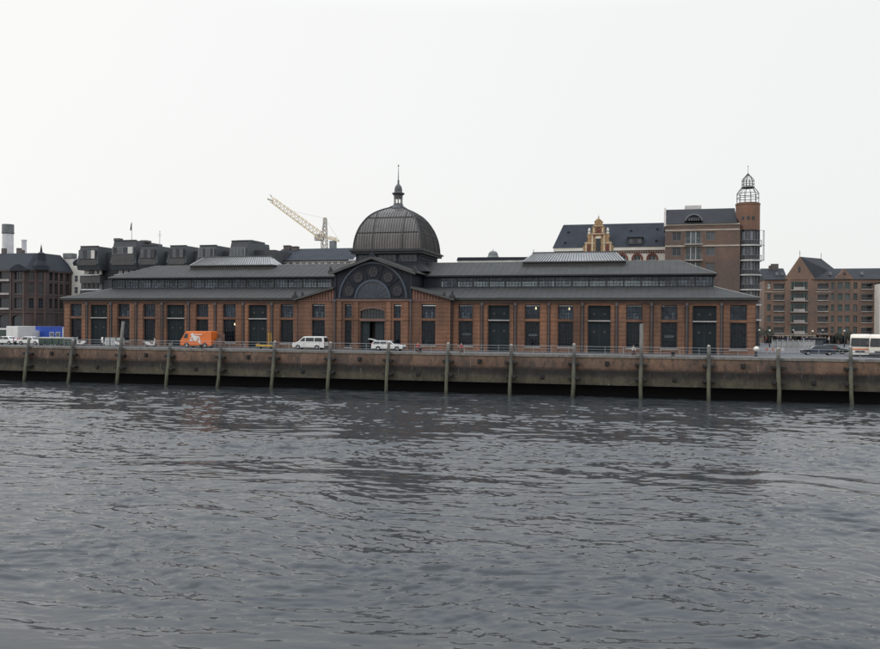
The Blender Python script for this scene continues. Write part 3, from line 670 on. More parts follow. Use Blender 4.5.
for sg in (-1, 1):
    hall_win(sg*3.87, EF+.3, .3, 4.27, 4.62, 6.6, 1.1, 'hall_glass', 3); hall_win(sg*8.68, EF+.3)
    for x in (2.55, 5.25):
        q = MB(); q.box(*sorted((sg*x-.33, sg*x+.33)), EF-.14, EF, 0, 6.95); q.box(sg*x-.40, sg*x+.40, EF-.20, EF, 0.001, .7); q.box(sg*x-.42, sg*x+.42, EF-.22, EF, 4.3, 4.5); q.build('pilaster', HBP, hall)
    q = MB(); X = sg*6.0; q.tube((X, EF-.15, .1), (X, EF-.15, 7.3), .10, n=8); q.box(X-.2, X+.2, EF-.32, EF-.001, 7.0, 7.35); q.build('downpipe', 'pipe', hall)
    q = MB(); X = sg*12.1; q.tube((X, -.35, .1), (X, -.35, 7.1), .12, n=8); q.build('downpipe', 'iron', hall)
    # string course, boards, sloping roof of the wing
    prop(hall, 'string_course', 'lintel', (*sorted((sg*6.3, sg*12.06)), EF-.12, EF-.0, 7.052, 7.2))
    def zr(x): return 7.35+(abs(x)-12.2)*(9.0-7.35)/(6.1-12.2)
    q = MB(); q.prism([(sg*6.1, 7.2), (sg*12.0, 7.2), (sg*12.0, zr(12)-.05), (sg*6.1, zr(6.1)-.05)], EF+.06, 5.6); q.build('wing_gable', 'plank_dark', hall)
    nbd = 12
    for k in range(nbd):
        xa = 6.2+(11.7-6.2)*k/nbd; xb = xa+.34; q = MB(); q.prism([(sg*xa, 7.21), (sg*xb, 7.21), (sg*xb, zr(xb)-.08), (sg*xa, zr(xa)-.08)], EF-.02-.012*(k % 3), EF+.059); q.build('board', 'planks', hall)
    q = MB(); q.prism([(sg*6.05, zr(6.05)), (sg*12.55, zr(12.55)), (sg*12.55, zr(12.55)+.22), (sg*6.05, zr(6.05)+.22)], EF-.42, 5.58); q.build('wing_roof', 'aisle_roof', hall)
    q = MB(); q.prism([(sg*6.05, zr(6.05)-.10), (sg*12.6, zr(12.6)-.10), (sg*12.6, zr(12.6)+.17), (sg*6.05, zr(6.05)+.17)], EF-.50, EF-.421); q.build('bargeboard', 'gutter', hall)
    # cresting on the wing corner
    q = MB(); X = sg*12.35
    q.prism([(X-.5, 7.5), (X+.5, 7.5), (X+.42, 7.95), (X+.2, 7.85), (X+.08, 8.55), (X-.1, 8.5), (X-.22, 7.9), (X-.45, 8.0)], EF-.42, EF-.25); q.prism([(X-.3-sg*1.2, 7.85), (X+.3-sg*1.2, 7.85), (X-sg*1.2+.1, 8.4), (X-sg*1.2-.1, 8.4)], EF-.42, EF-.3)
    q.build('acroterion', 'iron', hall)
prop(hall, 'sill_course', 'lintel', (-5.9, 5.9, EF-.14, EF-.0, 7.06, 7.375))
ZB, ZG, HX = 7.38, 13.42, 6.1
def zg(x): return ZG-(ZG-11.22)*abs(x)/6.4
g = MB(); g.prism([(-HX, ZB), (HX, ZB), (HX, zg(HX)-.1), (0, ZG-.1), (-HX, zg(HX)-.1)], EF+.02, 6.4)
gb = g.build('gable', 'dark_panel', hall)
q = MB(); AY0, AY1 = EF-.10, EF+.019
q.ring(0, ZB, 5.15, 5.42, AY0, AY1, 0, math.pi, 40); q.build('great_arch', 'iron_bluegrey', gb)
q = MB(); q.ring(0, ZB, 2.55, 2.86, AY0-.04, AY1, 0, math.pi, 30); q.build('inner_arch', 'iron_bluegrey', gb)
q = MB(); q.ring(0, ZB, .01, 2.54, EF+.0, EF+.018, 0, math.pi, 24); q.build('fanlight', 'fan_glass', gb)
q = MB()
for k in range(1, 10):
    a = math.pi*k/10; q.bar((.35*math.cos(a), EF-.02, ZB+.35*math.sin(a)), (2.52*math.cos(a), EF-.02, ZB+2.52*math.sin(a)), .07)
q.ring(0, ZB, .28, .36, EF-.05, EF+.0, 0, math.pi, 10); q.ring(0, ZB, 1.6, 1.68, EF-.05, EF+.0, 0, math.pi, 20); q.build('fan_bars', 'iron_bluegrey', gb)
for k in range(5):
    a = R(18+36*k); cx, cz = 4.0*math.cos(a), ZB+4.0*math.sin(a)
    q = MB(); q.ring(cx, cz, .01, .74, EF+.0, EF+.018, n=20); ro = q.build('rosette', 'rosette_glass', gb)
    q = MB(); q.ring(cx, cz, .74, .90, EF-.07, EF+.015, n=22); q.ring(cx, cz, .2, .26, EF-.04, EF-.001, n=12)
    for j in range(8):
        t = j*math.pi/4; q.bar((cx+.26*math.cos(t), EF-.02, cz+.26*math.sin(t)), (cx+.74*math.cos(t), EF-.02, cz+.74*math.sin(t)), .045)
    q.build('rosette_frame', 'iron_blue', ro)
for k in range(6):
    a = R(36*k); q = MB(); q.bar((2.86*math.cos(a), EF-.03, ZB+.06+2.86*math.sin(a)), (5.15*math.cos(a), EF-.03, ZB+.06+5.15*math.sin(a)), .13); q.build('tracery_bar', 'iron_blue', gb)
for x in (-5.95, 5.95):
    q = MB(); q.box(x-.14, x+.14, EF-.12, EF+.019, ZB, zg(6)-.15); q.build('gable_post', 'iron_blue', gb)
for x in (-4.4, -3.0, 3.0, 4.4):
    zt = ZB+math.sqrt(5.42**2-x*x); q = MB(); q.box(x-.06, x+.06, EF-.05, EF+.019, zt+.02, zg(x)-.2); q.build('tracery_bar', 'iron_blue', gb)
q = MB(); q.box(-5.8, 5.8, EF-.16, EF+.02, ZB-.0+.001, ZB+.12); q.build('arch_base', 'iron_blue', gb)
for sg in (-1, 1):
    q = MB(); q.prism([(0, ZG), (sg*6.75, zg(6.75)), (sg*6.75, zg(6.75)+.2), (0, ZG+.2)], EF-.55, 6.6); q.build('gable_roof', 'aisle_roof', hall)
    q = MB(); q.prism([(0, ZG-.22), (sg*6.8, zg(6.8)-.22), (sg*6.8, zg(6.8)+.16), (0, ZG+.16)], EF-.66, EF-.551); q.build('bargeboard', 'gutter', hall)
    q = MB(); X = sg*6.6; q.prism([(X-.45, zg(6.6)+.1), (X+.4, zg(6.6)), (X+.3, zg(6.6)+.5), (X+.02, zg(6.6)+1.05), (X-.2, zg(6.6)+.5)], EF-.5, EF-.3); q.build('acroterion', 'iron', hall)
q = MB(); q.prism([(-.45, ZG+.1), (.45, ZG+.1), (.35, ZG+.5), (.12, ZG+.55), (.06, ZG+.95), (-.06, ZG+.95), (-.12, ZG+.55), (-.35, ZG+.5)], EF-.55, EF-.3); q.build('acroterion', 'iron_blue', hall)

# dome: square glazed cloister vault on a windowed drum
DX, DY, SH = 0.15, 10.93, 5.55
ZD, HD = 15.20, 7.2
dome = thing_dome = link('dome', None, hall, (DX, DY, 0)); WL[dome.name] = (DX, DY, 0)
q = MB(); q.box(DX-5.25, DX+5.25, DY-5.25, DY+5.25, 9.0, 14.5); q.build('drum', 'iron_blue', dome)
q = MB(); ring_roof(q, (DX-6.9, DX+6.9, DY-6.5, DY+6.5), 11.75, (DX-5.3, DX+5.3, DY-5.3, DY+5.3), 12.9, .1); q.build('drum_skirt', 'slate', dome)
q = MB(); q.box(DX-5.85, DX+5.85, DY-5.85, DY+5.85, 14.5, 14.85); q.box(DX-6.1, DX+6.1, DY-6.1, DY+6.1, 14.851, 15.07); q.box(DX-5.82, DX+5.82, DY-5.82, DY+5.82, 15.071, 15.21); q.build('drum_cornice', 'iron', dome)
FACES = [(0, -1), (1, 0), (0, 1), (-1, 0)]
def fpt(f, u, d, z):     # face f: u along the face, d outwards
    nx, ny = FACES[f]; tx, ty = -ny, nx
    return (DX+nx*d+tx*u, DY+ny*d+ty*u, z)
for f in range(4):
    for k in range(3):
        u0, u1 = -5.1+3.4*k+.3, -5.1+3.4*k+3.1
        q = MB(); P_ = [fpt(f, u0, 5.26, 13.3), fpt(f, u1, 5.26, 13.3), fpt(f, u1, 5.26, 14.3), fpt(f, u0, 5.26, 14.3)]; q.add(P_, [(0, 1, 2, 3)])
        for uu_ in [u0+(u1-u0)*j/4 for j in range(5)]:
            q2 = None
        dw = q.build('drum_window', 'pane_dark', dome, recalc=False)
        q = MB()
        for j in range(5):
            uu_ = u0+(u1-u0)*j/4; q.bar(fpt(f, uu_, 5.30, 13.3), fpt(f, uu_, 5.30, 14.3), .08)
        for z in (13.3, 13.8, 14.3): q.bar(fpt(f, u0, 5.30, z), fpt(f, u1, 5.30, z), .08)
        q.build('drum_frame', 'iron_bluegrey', dw)
PROF = [(0, 1), (.1, .992), (.2, .975), (.3, .95), (.4, .91), (.5, .86), (.6, .79), (.7, .705), (.78, .61), (.85, .49), (.91, .355), (.96, .2), (1.0, .125)]
def hs(t):
    for (a, p), (c, r_) in zip(PROF, PROF[1:]):
        if t <= c: return SH*(p+(r_-p)*(t-a)/(c-a))
    return SH*PROF[-1][1]
BANDS = [(0, .36), (.36, .70), (.70, 1.0)]
US = 2.45                                  # offset of the two intermediate ribs of a face
for f in range(4):
    for b0, b1 in BANDS:
        ts = [b0+(b1-b0)*i/6 for i in range(7)]
        for k in range(3):
            q = MB(); pts = []; fs = []
            lo, hi = [(-9, -US), (-US, US), (US, 9)][k]
            for t in ts:
                h = hs(t); u0, u1 = max(lo, -h), min(hi, h)
                if u1 < u0: u0 = u1 = (u0 if k == 0 else u1) if False else max(-h, min(h, (lo if k == 2 else hi)))
                for j in range(3): pts.append(fpt(f, u0+(u1-u0)*j/2, h-.02, ZD+HD*t))
            for i in range(6):
                for j in range(2): fs.append((i*3+j, i*3+j+1, (i+1)*3+j+1, (i+1)*3+j))
            if hs(b0) <= US and k != 1: continue
            q.add(pts, fs); q.build('glazed_panel', 'dome_glass', dome, smooth=False, recalc=False)
    # fine glazing bars, intermediate ribs, purlins
    q = MB()
    for j in range(-13, 14):
        u = j*.425; prev = None
        for i in range(25):
            t = i/24; h = hs(t)
            if h < abs(u): break
            p = fpt(f, u, h+.01, ZD+HD*t)
            if prev: q.bar(prev, p, .06)
            prev = p
    gbz = q.build('glazing_bars', 'dome_bar', dome, kind='stuff'); 
    for u in (-US, US):
        q = MB(); prev = None
        for i in range(25):
            t = i/24; h = hs(t)
            if h < abs(u): break
            p = fpt(f, u, h+.03, ZD+HD*t)
            if prev: q.bar(prev, p, .12)
            prev = p
        q.build('rib', 'iron', dome)
    for t in (.36, .70):
        h = hs(t)+.03; q = MB(); q.bar(fpt(f, -h, h, ZD+HD*t), fpt(f, h, h, ZD+HD*t), .10); q.build('purlin', 'iron', dome)
for sx in (-1, 1):
    for sy in (-1, 1):
        q = MB(); prev = None
        for i in range(25):
            t = i/24; h = hs(t)+.02; p = (DX+sx*h, DY+sy*h, ZD+HD*t)
            if prev: q.tube(prev, p, .13, n=6)
            prev = p
        q.build('corner_rib', 'iron', dome)
# lantern
lt = link('lantern', None, hall, (DX, DY, 0)); WL[lt.name] = (DX, DY, 0)
q = MB(); q.lathe([(1.5, 22.05), (1.15, 22.3), (.9, 22.5), (.80, 22.75), (.74, 22.8), (.74, 22.9), (.01, 22.9)], (DX, DY, 0), 16); q.build('lantern_base', 'lantern_lead', lt)
for k in range(8):
    a = math.pi/8+k*math.pi/4; q = MB(); q.tube((DX+.64*math.cos(a), DY+.64*math.sin(a), 22.9), (DX+.64*math.cos(a), DY+.64*math.sin(a), 23.75), .08, n=6); q.build('lantern_column', 'sill', lt)
q = MB(); q.lathe([(.70, 23.7), (.74, 24.2), (1.0, 24.4), (1.04, 24.55), (.76, 24.64), (.64, 24.8), (.62, 25.2), (.54, 25.55), (.34, 25.85), (.17, 26.05), (.13, 26.4), (.18, 26.5), (.13, 26.6), (.08, 26.7), (.03, 28.9), (.01, 29.2)], (DX, DY, 0), 16); q.lathe([(.55, 23.71), (.55, 24.15)], (DX, DY, 0), 12); q.build('cap', 'lantern_lead', lt)
q = MB(); q.lathe([(.005, 28.75), (.09, 28.82), (.12, 28.92), (.09, 29.02), (.005, 29.1)], (DX, DY, 0), 10); q.build('ball', 'lantern_lead', lt)

# dark floor, pale patches standing in for reflections, strips and bulbs behind the glass
q = MB(); q.quad((-54, .5, .02), (54, .5, .02), (54, 21.5, .02), (-54, 21.5, .02)); q.build('hall_floor', 'pane_dark', hall, recalc=False)  # floor coloured near-black so the interior looks dark
for x, lo in ((-42.9, 1), (-8.68, 1), (8.68, 1), (14.15, 1), (-33.4, 0), (28.7, 1), (33.4, 0), (38.2, 1), (-14.15, 0), (42.9, 0)):
    y = (EF if abs(x) < 12 else 0)+.42; rnd = random.Random(int(x*10))
    q = MB(); z0 = 4.7 if lo else 4.75
    for k in range(3):
        xa = x-.95+rnd.uniform(0, .5)+k*.45; q.box(xa, xa+rnd.uniform(.25, .5), y, y+.03, z0, z0+rnd.uniform(.3, .9))
    q.build('reflection_patch', 'pale_sheet', hall)  # pale patches standing in for reflections and openings in the upper panes
for x in (14.15, 42.9, 23.95):
    q = MB(); q.box(x-.65, x+.65, .8, .9, 2.2, 2.55); q.build('white_strip', 'pale_sheet', hall)  # pale strips for the white shapes in the lower windows
LAMPS = [(23.95, 1.6, 6.25, 'lit hanging bulb glowing in the upper window beside the first green door right of entrance'), (28.7, 1.8, 6.2, 'second lit bulb, in the upper window left of the middle green door'),
         (-23.9, 1.4, 3.6, 'lit bulb low in the hall window just behind the orange van')]
for x, y, z, lab in LAMPS:
    t = thing('hanging_lamp', lab, 'lamp', (x+.1, y, z), group='bulbs hanging inside the market hall')
    q = MB(); q.lathe([(.001, -.14), (.09, -.1), (.13, 0), (.1, .1), (.04, .18), (.03, .25)], n=10); link('bulb', q.mesh('bulb', 'lamp_glow', smooth=True), t)
    q = MB(); q.tube((0, 0, .25), (0, 0, 2.2 if z < 5 else .6), .012, n=5); link('flex', q.mesh('flex', 'iron'), t)

# ------------------------------------------------------------------ buildings behind
def hiproof(mb, x0, x1, y0, y1, z0, zr, inl=0, inr=0, t=.2):
    yr = (y0+y1)/2
    p = [(x0, y0, z0), (x1, y0, z0), (x1, y1, z0), (x0, y1, z0), (x0+inl, yr, zr), (x1-inr, yr, zr)]
    mb.add(p, [(0, 1, 5, 4), (2, 3, 4, 5), (1, 2, 5), (3, 0, 4), (0, 3, 2, 1)])

# 1 sooty brick warehouse on the far left, chamfered corner
wh = thing('brick_warehouse', 'sooty dark brick warehouse with slate mansard roof at the far left', 'warehouse', (-130, 86, 0), world=True, yf=80)
ROWS = [(13.9, 16.0), (10.5, 13.2), (6.8, 9.4)]
ZE = 16.4
def skin(name, p0, p1, cols, arch=(), mats=WARE):
    """a wall from plan point p0 to p1 with window columns (offset, width, nx)"""
    d = Vector((p1[0]-p0[0], p1[1]-p0[1], 0)); Ln = d.length; rz = math.atan2(d.y, d.x)
    e = bpy.data.objects.new(name, None); q = MB()
    op = []
    for (o, wd, nx) in cols:
        for z0, z1 in ROWS: op.append((o-wd/2, o+wd/2, z0, z1))
    for (o, wd) in arch: op.append((o-wd/2, o+wd/2, 0, 5.2))
    wall_grid(q, 0, Ln, 0, ZE, 0, op, .45)
    for (o, wd) in arch:
        n = 8; r_ = wd/2
        for sg in (-1, 1):
            pts = [(o+sg*r_, 5.2)]+[(o+sg*r_*math.cos(math.pi/2*i/n), 5.2-r_*.55+r_*.55*math.sin(math.pi/2*i/n)-.003) for i in range(n+1)]
            q.prism(pts, .01, .44)
    WLp = WL[wh.name]
    o_ = link(name, q.mesh(name, mats, recalc=False), wh, (p0[0]-WLp[0], p0[1]-WLp[1], 0), rot=(0, 0, rz))
    for (o, wd, nx) in cols:
        for z0, z1 in ROWS:
            f = link('window', frame_mesh(wd, z1-z0, nx, 3, .12, .09, 'dark_frame'), o_, (o, .3, z0)); 
            q = MB()
            q.box(o-wd/2-.1, o+wd/2+.1, -.1, .3, z0-.22, z0-.003); link('sill', q.mesh('sill', 'chimney_brown'), o_)
    q = MB(); q.quad((0.02, .38, 0.02), (Ln-.02, .38, 0.02), (Ln-.02, .38, ZE-.02), (.02, .38, ZE-.02)); link('panes', q.mesh('panes', 'pane_dark', recalc=False), o_)
    for k, (o, wd, nx) in enumerate(cols):
        q = MB(); x_ = o+wd/2+.35
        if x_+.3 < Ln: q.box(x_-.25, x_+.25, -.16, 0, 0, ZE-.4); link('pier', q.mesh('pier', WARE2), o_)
    q = MB(); q.box(0, Ln, -.35, .0, ZE-.35, ZE); q.box(0, Ln, -.15, -.001, 5.75, 6.1); link('cornice', q.mesh('cornice', 'frieze'), o_)
    return o_
skin('front_face', (-160, 80), (-126.3, 80), [(2.5, 2.4, 3), (6.5, 2.4, 3), (11.5, 2.2, 3), (15, 2.2, 3), (19, 2.6, 3), (22.5, 2.4, 3), (27.3, 3.2, 1), (31.6, 2.5, 3)], arch=[(8, 4), (14, 4), (20.7, 4), (27.1, 3.3), (31.4, 3.4)])
skin('corner_face', (-126.3, 80), (-122.9, 83.4), [(1.3, 1.1, 2), (3.5, 1.1, 2)])
skin('side_face', (-122.9, 83.4), (-122.9, 93.6), [(1.6, 1.0, 2), (3.6, 1.0, 2), (5.6, 1.0, 2), (8, 1.0, 2)])
for z in (13.6, 10.2, 6.5):
    prop(wh, 'loggia_rail', 'balcony', (-134.4, -131.1, 79.7, 79.9, z, z+.5))
q = MB()
pl = [(-160.3, 79.6), (-126.1, 79.6), (-122.4, 83.2), (-122.4, 94.0), (-160.3, 94.0)]; pi_ = [(-160, 84.5), (-127.5, 84.5), (-125.6, 86.5), (-125.6, 92), (-160, 92)]
for i in range(5):
    j = (i+1) % 5; q.quad((*pl[i], ZE), (*pl[j], ZE), (*pi_[j], 20.9), (*pi_[i], 20.9))
q.add([(*p, 20.9) for p in pi_], [list(range(5))]); q.add([(*p, ZE) for p in pl], [list(range(5))[::-1]]); rf = q.build('mansard_roof', 'slate_dark', wh)
q = MB()     # curved gablet over the windowed bay, corner turret roof with finial
q.prism([(-130.6+5.2*i/10, ZE+.1+1.25*math.sin(math.pi*i/10)) for i in range(11)]+[(-125.4, ZE-.3), (-130.6, ZE-.3)], 79.3, 82.5); q.build('gablet', 'slate_dark', wh)
q = MB(); q.lathe([(2.1, ZE), (2.0, ZE+1.2), (1.35, ZE+2.4), (1.15, ZE+4.0), (1.25, ZE+4.1), (.3, ZE+4.6), (.22, ZE+5.4), (.02, ZE+6.6)], (-124.2, 83.0, 0), 8); q.build('turret_roof', 'slate_dark', wh)
q = MB(); q.prism([(-126.6, 16.4), (-122.3, 16.4), (-122.4, 17.6), (-122.9, 19.4), (-123.0, 20.2), (-125.5, 20.2), (-126.2, 19.6)], 93.3, 95.0); fwl = q.build('firewall', 'white_wall', wh)
q = MB(); q.box(-125.7, -122.9, 93.1, 95.2, 20.2, 21.5); q.build('firewall_cap', 'chimney_grey', fwl)
q = MB(); q.quad((-160, 93.9, 0), (-122.9, 93.9, 0), (-122.9, 93.9, 16.4), (-160, 93.9, 16.4)); q.build('rear_face', WARE, wh, recalc=False)
for x, h in ((-138.6, 22.4), (-133.9, 22.4), (-133.0, 21.9)):
    q = MB(); q.box(x-.45, x+.45, 86, 87, 20.5, h); q.build('chimney', 'chimney_brown', wh)
t = thing('chimney_stack', 'thick white chimney stack with grey cap behind the warehouse', 'chimney', (-156.6, 110, 0))
q = MB(); q.lathe([(1.6, 0), (1.5, 28.0)], n=20); link('shaft', q.mesh('shaft', 'chimney_white', smooth=True), t)
q = MB(); q.lathe([(1.52, 28.0), (1.6, 28.1), (1.6, 30.7), (1.4, 30.7), (1.4, 29.9)], n=20); q.lathe([(1.68, 28.3), (1.68, 28.6)], n=20); link('cap', q.mesh('cap', 'chimney_grey'), t)
t = thing('chimney_stack', 'thin white chimney stack behind the warehouse', 'chimney', (-152.7, 112, 0))
q = MB(); q.lathe([(.72, 0), (.66, 26), (.74, 26.05), (.74, 26.5), (.5, 26.5)], n=16); link('shaft', q.mesh('shaft', 'chimney_white'), t)
q = MB(); q.box(-1.6, -.2, -1, 1, 0, 21.9); link('plinth', q.mesh('plinth', 'chimney_white'), t)

# pale sliver of a house between the warehouse and the slate-clad block
t = thing('pale_house', 'narrow pale rendered house squeezed between sooty warehouse and dark stepped block', 'house', (-122, 98, 0), world=True, yf=97)
q = MB(); q.box(-126.5, -118.5, 97, 106, 0, 18.2); q.build('wall', 'cream_wall', t)
q = MB(); q.prism([(-126.8, 18.2), (-118.2, 18.2), (-122.5, 21)], 97.2, 106); q.build('roof', 'slate', t)
for z in (5, 8, 11, 14):
    for x in (-124, -121.6, -119.6): window(t, x, z, z+1.7, 1.1, 96.93, 'white_frame', 'pane_dark')

# 2 stepped slate-clad block with projecting box dormers
mo = thing('terraced_block', 'dark slate-clad stepped block with five projecting box windows behind the hall roof', 'office block', (-73, 64, 0), world=True, yf=60)
q = MB(); q.box(-97.2, -49.2, 62.5, 76, 0, 13.0); q.box(-95.4, -49.0, 63.6, 75.9, 13.001, 19.3); q.build('body', 'slate_panel', mo)
BX = [(-96.4, -91.0, 20.45, 0), (-87.6, -81.2, 21.6, 1), (-80.5, -75.8, 20.35, 0), (-73.3, -68.6, 20.25, 0), (-66.0, -61.2, 20.2, 0), (-58.3, -53.7, 21.05, 0)]
for k, (x0, x1, zt, tall) in enumerate(BX):
    q = MB(); zb = 16.2; 
    # slanting front: sill leans out, top set back, side walls running back as one hull
    def hull(z, yo, ex): return [(x0-ex, 60+yo, z), (x1+ex, 60+yo, z), (x1+ex+.2, 71.0, z), (x0-ex, 71.0, z)]
    A_, B_, D_ = hull(zb-1.0, .6, .25), hull(zb+.4, 0, .15), hull(zt, .7, -.45)
    q.add(A_+B_+D_, [(0, 1, 5, 4), (1, 2, 6, 5), (2, 3, 7, 6), (3, 0, 4, 7), (4, 5, 9, 8), (5, 6, 10, 9), (6, 7, 11, 10), (7, 4, 8, 11), (8, 9, 10, 11), (3, 2, 1, 0)])
    q.box(x0+.35, x1-.3, 60.55, 61.0, zt+.001, zt+.12)
    bx = q.build('box_dormer', 'slate_panel_side', mo)
    wz0, wz1 = (17.6, 19.6) if not tall else (18.6, 20.2)
    cx = (x0+x1)/2
    q = MB(); q.box(x0+.3, x1-.3, 60.0, 60.5, zb+.0, wz0-.1); q.build('parapet', 'modern_band', bx)
    q = MB(); q.box(x0+.45, x1-.6, 59.95, 60.4, wz0, wz1); wb = q.build('window', 'grey_frame' if k in (1, 4, 5) else 'dark_frame', bx) 
    q = None
    for j in range(4):
        wd = (x1-x0-1.05-.2)/4; xx = x0+.55+wd*j
        pm = 'pane_lit' if (k, j) in ((0, 3), (1, 3)) else ('pane_grey' if (k in (5,) or (k+j) % 2 == 0) else 'pane_dark')
        q = MB(); q.quad((xx+.06, 59.945, wz0+.1), (xx+wd-.06, 59.945, wz0+.1), (xx+wd-.06, 59.945, wz1-.1), (xx+.06, 59.945, wz1-.1)); o_ = q.build('pane', pm, mo, recalc=False)
    # lower storeys: band, window strip, awning
    for z, nb_ in ((14.2, 4), (10.9, 4)):
        q = MB(); q.box(x0-.1, x1-.2, 61.2, 63.6, z-1.9, z-.2); q.build('terrace_parapet', 'modern_band', mo)
        for j in range(nb_):
            wd = (x1-x0-.6)/nb_; xx = x0+.3+wd*(j+.5)
            pm = 'pane_lit' if (k == 0 and z > 14 and j != 1) else ('pale_sheet' if (k == 1 and z > 14) else random.choice(['pane_dark', 'pane_dark', 'pane_grey']))
            window(mo, xx, z, z+1.5, wd-.12, 62.2+(.0 if z > 14 else .1), 'dark_frame', pm, 1, 1)
        if k < 2: 
            q = MB(); q.prism([(61.0, z-.15), (62.4, z+.05), (62.4, z+.15), (61.0, z-.05)], x0+.2, x1-.4, 'x'); q.build('awning', 'pale_sheet' if k == 0 else 'balcony', mo)
    if k == 1:
        q = MB(); q.box(x0-.1, x0+1.4, 61.2, 62.6, zt, zt+.6); q.build('chimney', 'chimney_brown', mo)
        q = MB(); q.box(x1-1.6, x1+.1, 64, 66, zt-.1, zt+.35); q.build('roof_vent', 'chimney_brown', mo)
    if k == 5:
        q = MB(); q.box(x0+.7, x1-.3, 62.5, 69, zt-.1, zt+.35); q.build('roof_vent', 'slate_panel_side', mo)
t = thing('flagpole', 'thin flagpole with a limp dark flag on the slate-clad block roof', 'flagpole', (-83.9, 62.5, 21.3), yf=60)
q = MB(); q.tube((0, 0, 0), (0, 0, 4.6), .06, .03, 6); link('pole', q.mesh('pole', 'chimney_grey'), t)
q = MB(); q.prism([(-.04, 2.9), (-.3, 2.6), (-.42, 2.9), (-.3, 3.6), (-.2, 4.2), (-.04, 4.4)], -.05, .03); link('flag', q.mesh('flag', 'flag'), t)
t = thing('antenna_mast', 'thin antenna mast on the slate-clad block roof, right of the flagpole', 'antenna', (-76.7, 62.5, 20.3), yf=60)
q = MB(); q.tube((0, 0, 0), (0, 0, 3.3), .06, .04, 6); q.lathe([(.001, 3.25), (.14, 3.35), (.001, 3.5)], n=6); q.bar((-.5, 0, 2.4), (.5, 0, 2.4), .05); q.bar((-.35, 0, 2.8), (.35, 0, 2.8), .05); link('mast', q.mesh('mast', 'chimney_grey'), t)

# 3 long slate roof left of the dome
t = thing('slate_roofed_building', 'long blue-grey slate roof with white window strip, left behind the dome', 'building', (-43, 74, 0), world=True, yf=70)
q = MB(); q.box(-54.2, -34.2, 70.5, 86, 0, 17.2); q.build('wall', 'white_wall', t)
q = MB(); hiproof(q, -55, -33.6, 69.9, 86.5, 17.3, 20.55, 0.6, 0.05); q.build('roof', 'slate_blue', t)
for k in range(13):
    x = -53.2+1.5*k; window(t, x, 15.9, 17.0, 1.0, 70.42, 'white_frame', 'pane_grey', 2, 1)
for x, h, wd in ((-52.9, 21.15, .75), (-50.9, 20.9, .72)):
    q = MB(); q.box(x-wd, x+wd, 77, 78.2, 18.5, h); q.box(x-wd-.08, x+wd+.08, 76.9, 78.3, h, h+.12); q.build('chimney', 'chimney_brown', t)
q = MB(); q.bar((-33.55, 69.8, 17.3), (-33.55, 78.2, 20.6), .3); q.bar((-34.8, 69.8, 17.2), (-32.9, 69.8, 17.2), .22); q.build('bargeboard', 'white_frame', t)

# 4 low roof with a turret, right behind the dome
t = thing('low_roofed_building', 'low building with pale band and a small domed roof turret, right behind the glass dome', 'building', (-8, 92, 0), world=True, yf=90)
q = MB(); q.box(-17.0, 3, 90, 104, 0, 17.3); q.build('wall', 'white_wall', t)
q = MB(); q.box(-17.1, 3.1, 89.8, 104, 17.301, 17.95); q.build('cornice', 'balcony_pale', t)
q = MB(); q.prism([(-17.3, 17.95), (3, 17.95), (3, 18.55), (-17.0, 18.7)], 89.7, 104); q.build('roof', 'slate_blue', t)
q = MB(); q.lathe([(1.55, 18.3), (1.5, 18.7), (1.2, 19.1), (1.05, 19.7), (.7, 20.1), (.08, 20.2), (.06, 20.6), (.01, 20.7)], (-9.2, 92, 0), 8); q.build('turret', 'chimney_grey', t)

# 5 white and brick building with ornate gable
wb = thing('gabled_merchant_house', 'white-walled house with big slate roof, ornate golden stepped gable and brick arched windows', 'house', (18, 90, 0), world=True, yf=85)
AX = [20.95, 24.05, 27.15, 10.2, 7.9]
q = MB(); op = [(x-.78, x+.78, 15.2, 18.45) for x in AX]
wall_grid(q, 6.6, 31.4, 0, 18.9, 85, op, .4); q.quad((6.6, 85, 0), (6.6, 97, 0), (6.6, 97, 18.9), (6.6, 85, 18.9)); q.build('wall', 'cream_wall', wb, recalc=False)
for x in AX:
    r_ = .78; n = 10
    q = MB()
    for sg in (-1, 1): q.prism([(x+sg*r_, 18.45)]+[(x+sg*r_*math.cos(math.pi/2*i/n), 17.65+.795*math.sin(math.pi/2*i/n)) for i in range(n+1)], 85.005, 85.39)
    q.build('spandrel', 'cream_wall', wb)
    q = MB(); q.ring(x, 17.65, .80, 1.20, 84.86, 85.003, 0, math.pi, 14); q.box(x-1.2, x-.80, 84.86, 85.003, 15.0, 17.648); q.box(x+.80, x+1.2, 84.86, 85.003, 15.0, 17.648); q.build('brick_arch', 'red_trim', wb)
    window(wb, x, 15.2, 18.45, 1.56, 85.25, 'white_frame', 'pane_dark', 2, 3)
prop(wb, 'brick_band', 'red_trim', (6.5, 31.4, 84.9, 84.999, 16.75, 17.15))
q = MB(); q.box(6.4, 31.4, 84.8, 85.2, 18.901, 19.4); q.build('frieze', 'red_trim', wb)
q = MB()
for k in range(50): q.box(6.6+k*.5, 6.6+k*.5+.25, 84.7, 84.799, 19.0, 19.3)
q.build('dentils', 'pale_stone', wb, kind='stuff')
prop(wb, 'cornice', 'cream_wall', (6.2, 31.4, 84.5, 85.2, 19.401, 20.1))
q = MB(); hiproof(q, 6.0, 31.45, 84.4, 98, 20.1, 25.75, 1.6, 0); q.build('roof', 'slate_blue', wb)
q = MB()
for (x, z) in ((9, 23.8), (8.6, 21.3), (22.6, 23.9), (28.2, 24.2), (28, 21.4)): 
    yy = 84.4+6.8*(z-20.1)/5.65; q.box(x-.25, x+.25, yy-.25, yy+.3, z-.1, z+.22)
q.build('roof_hatches', 'slate', wb)
GX = 15.85
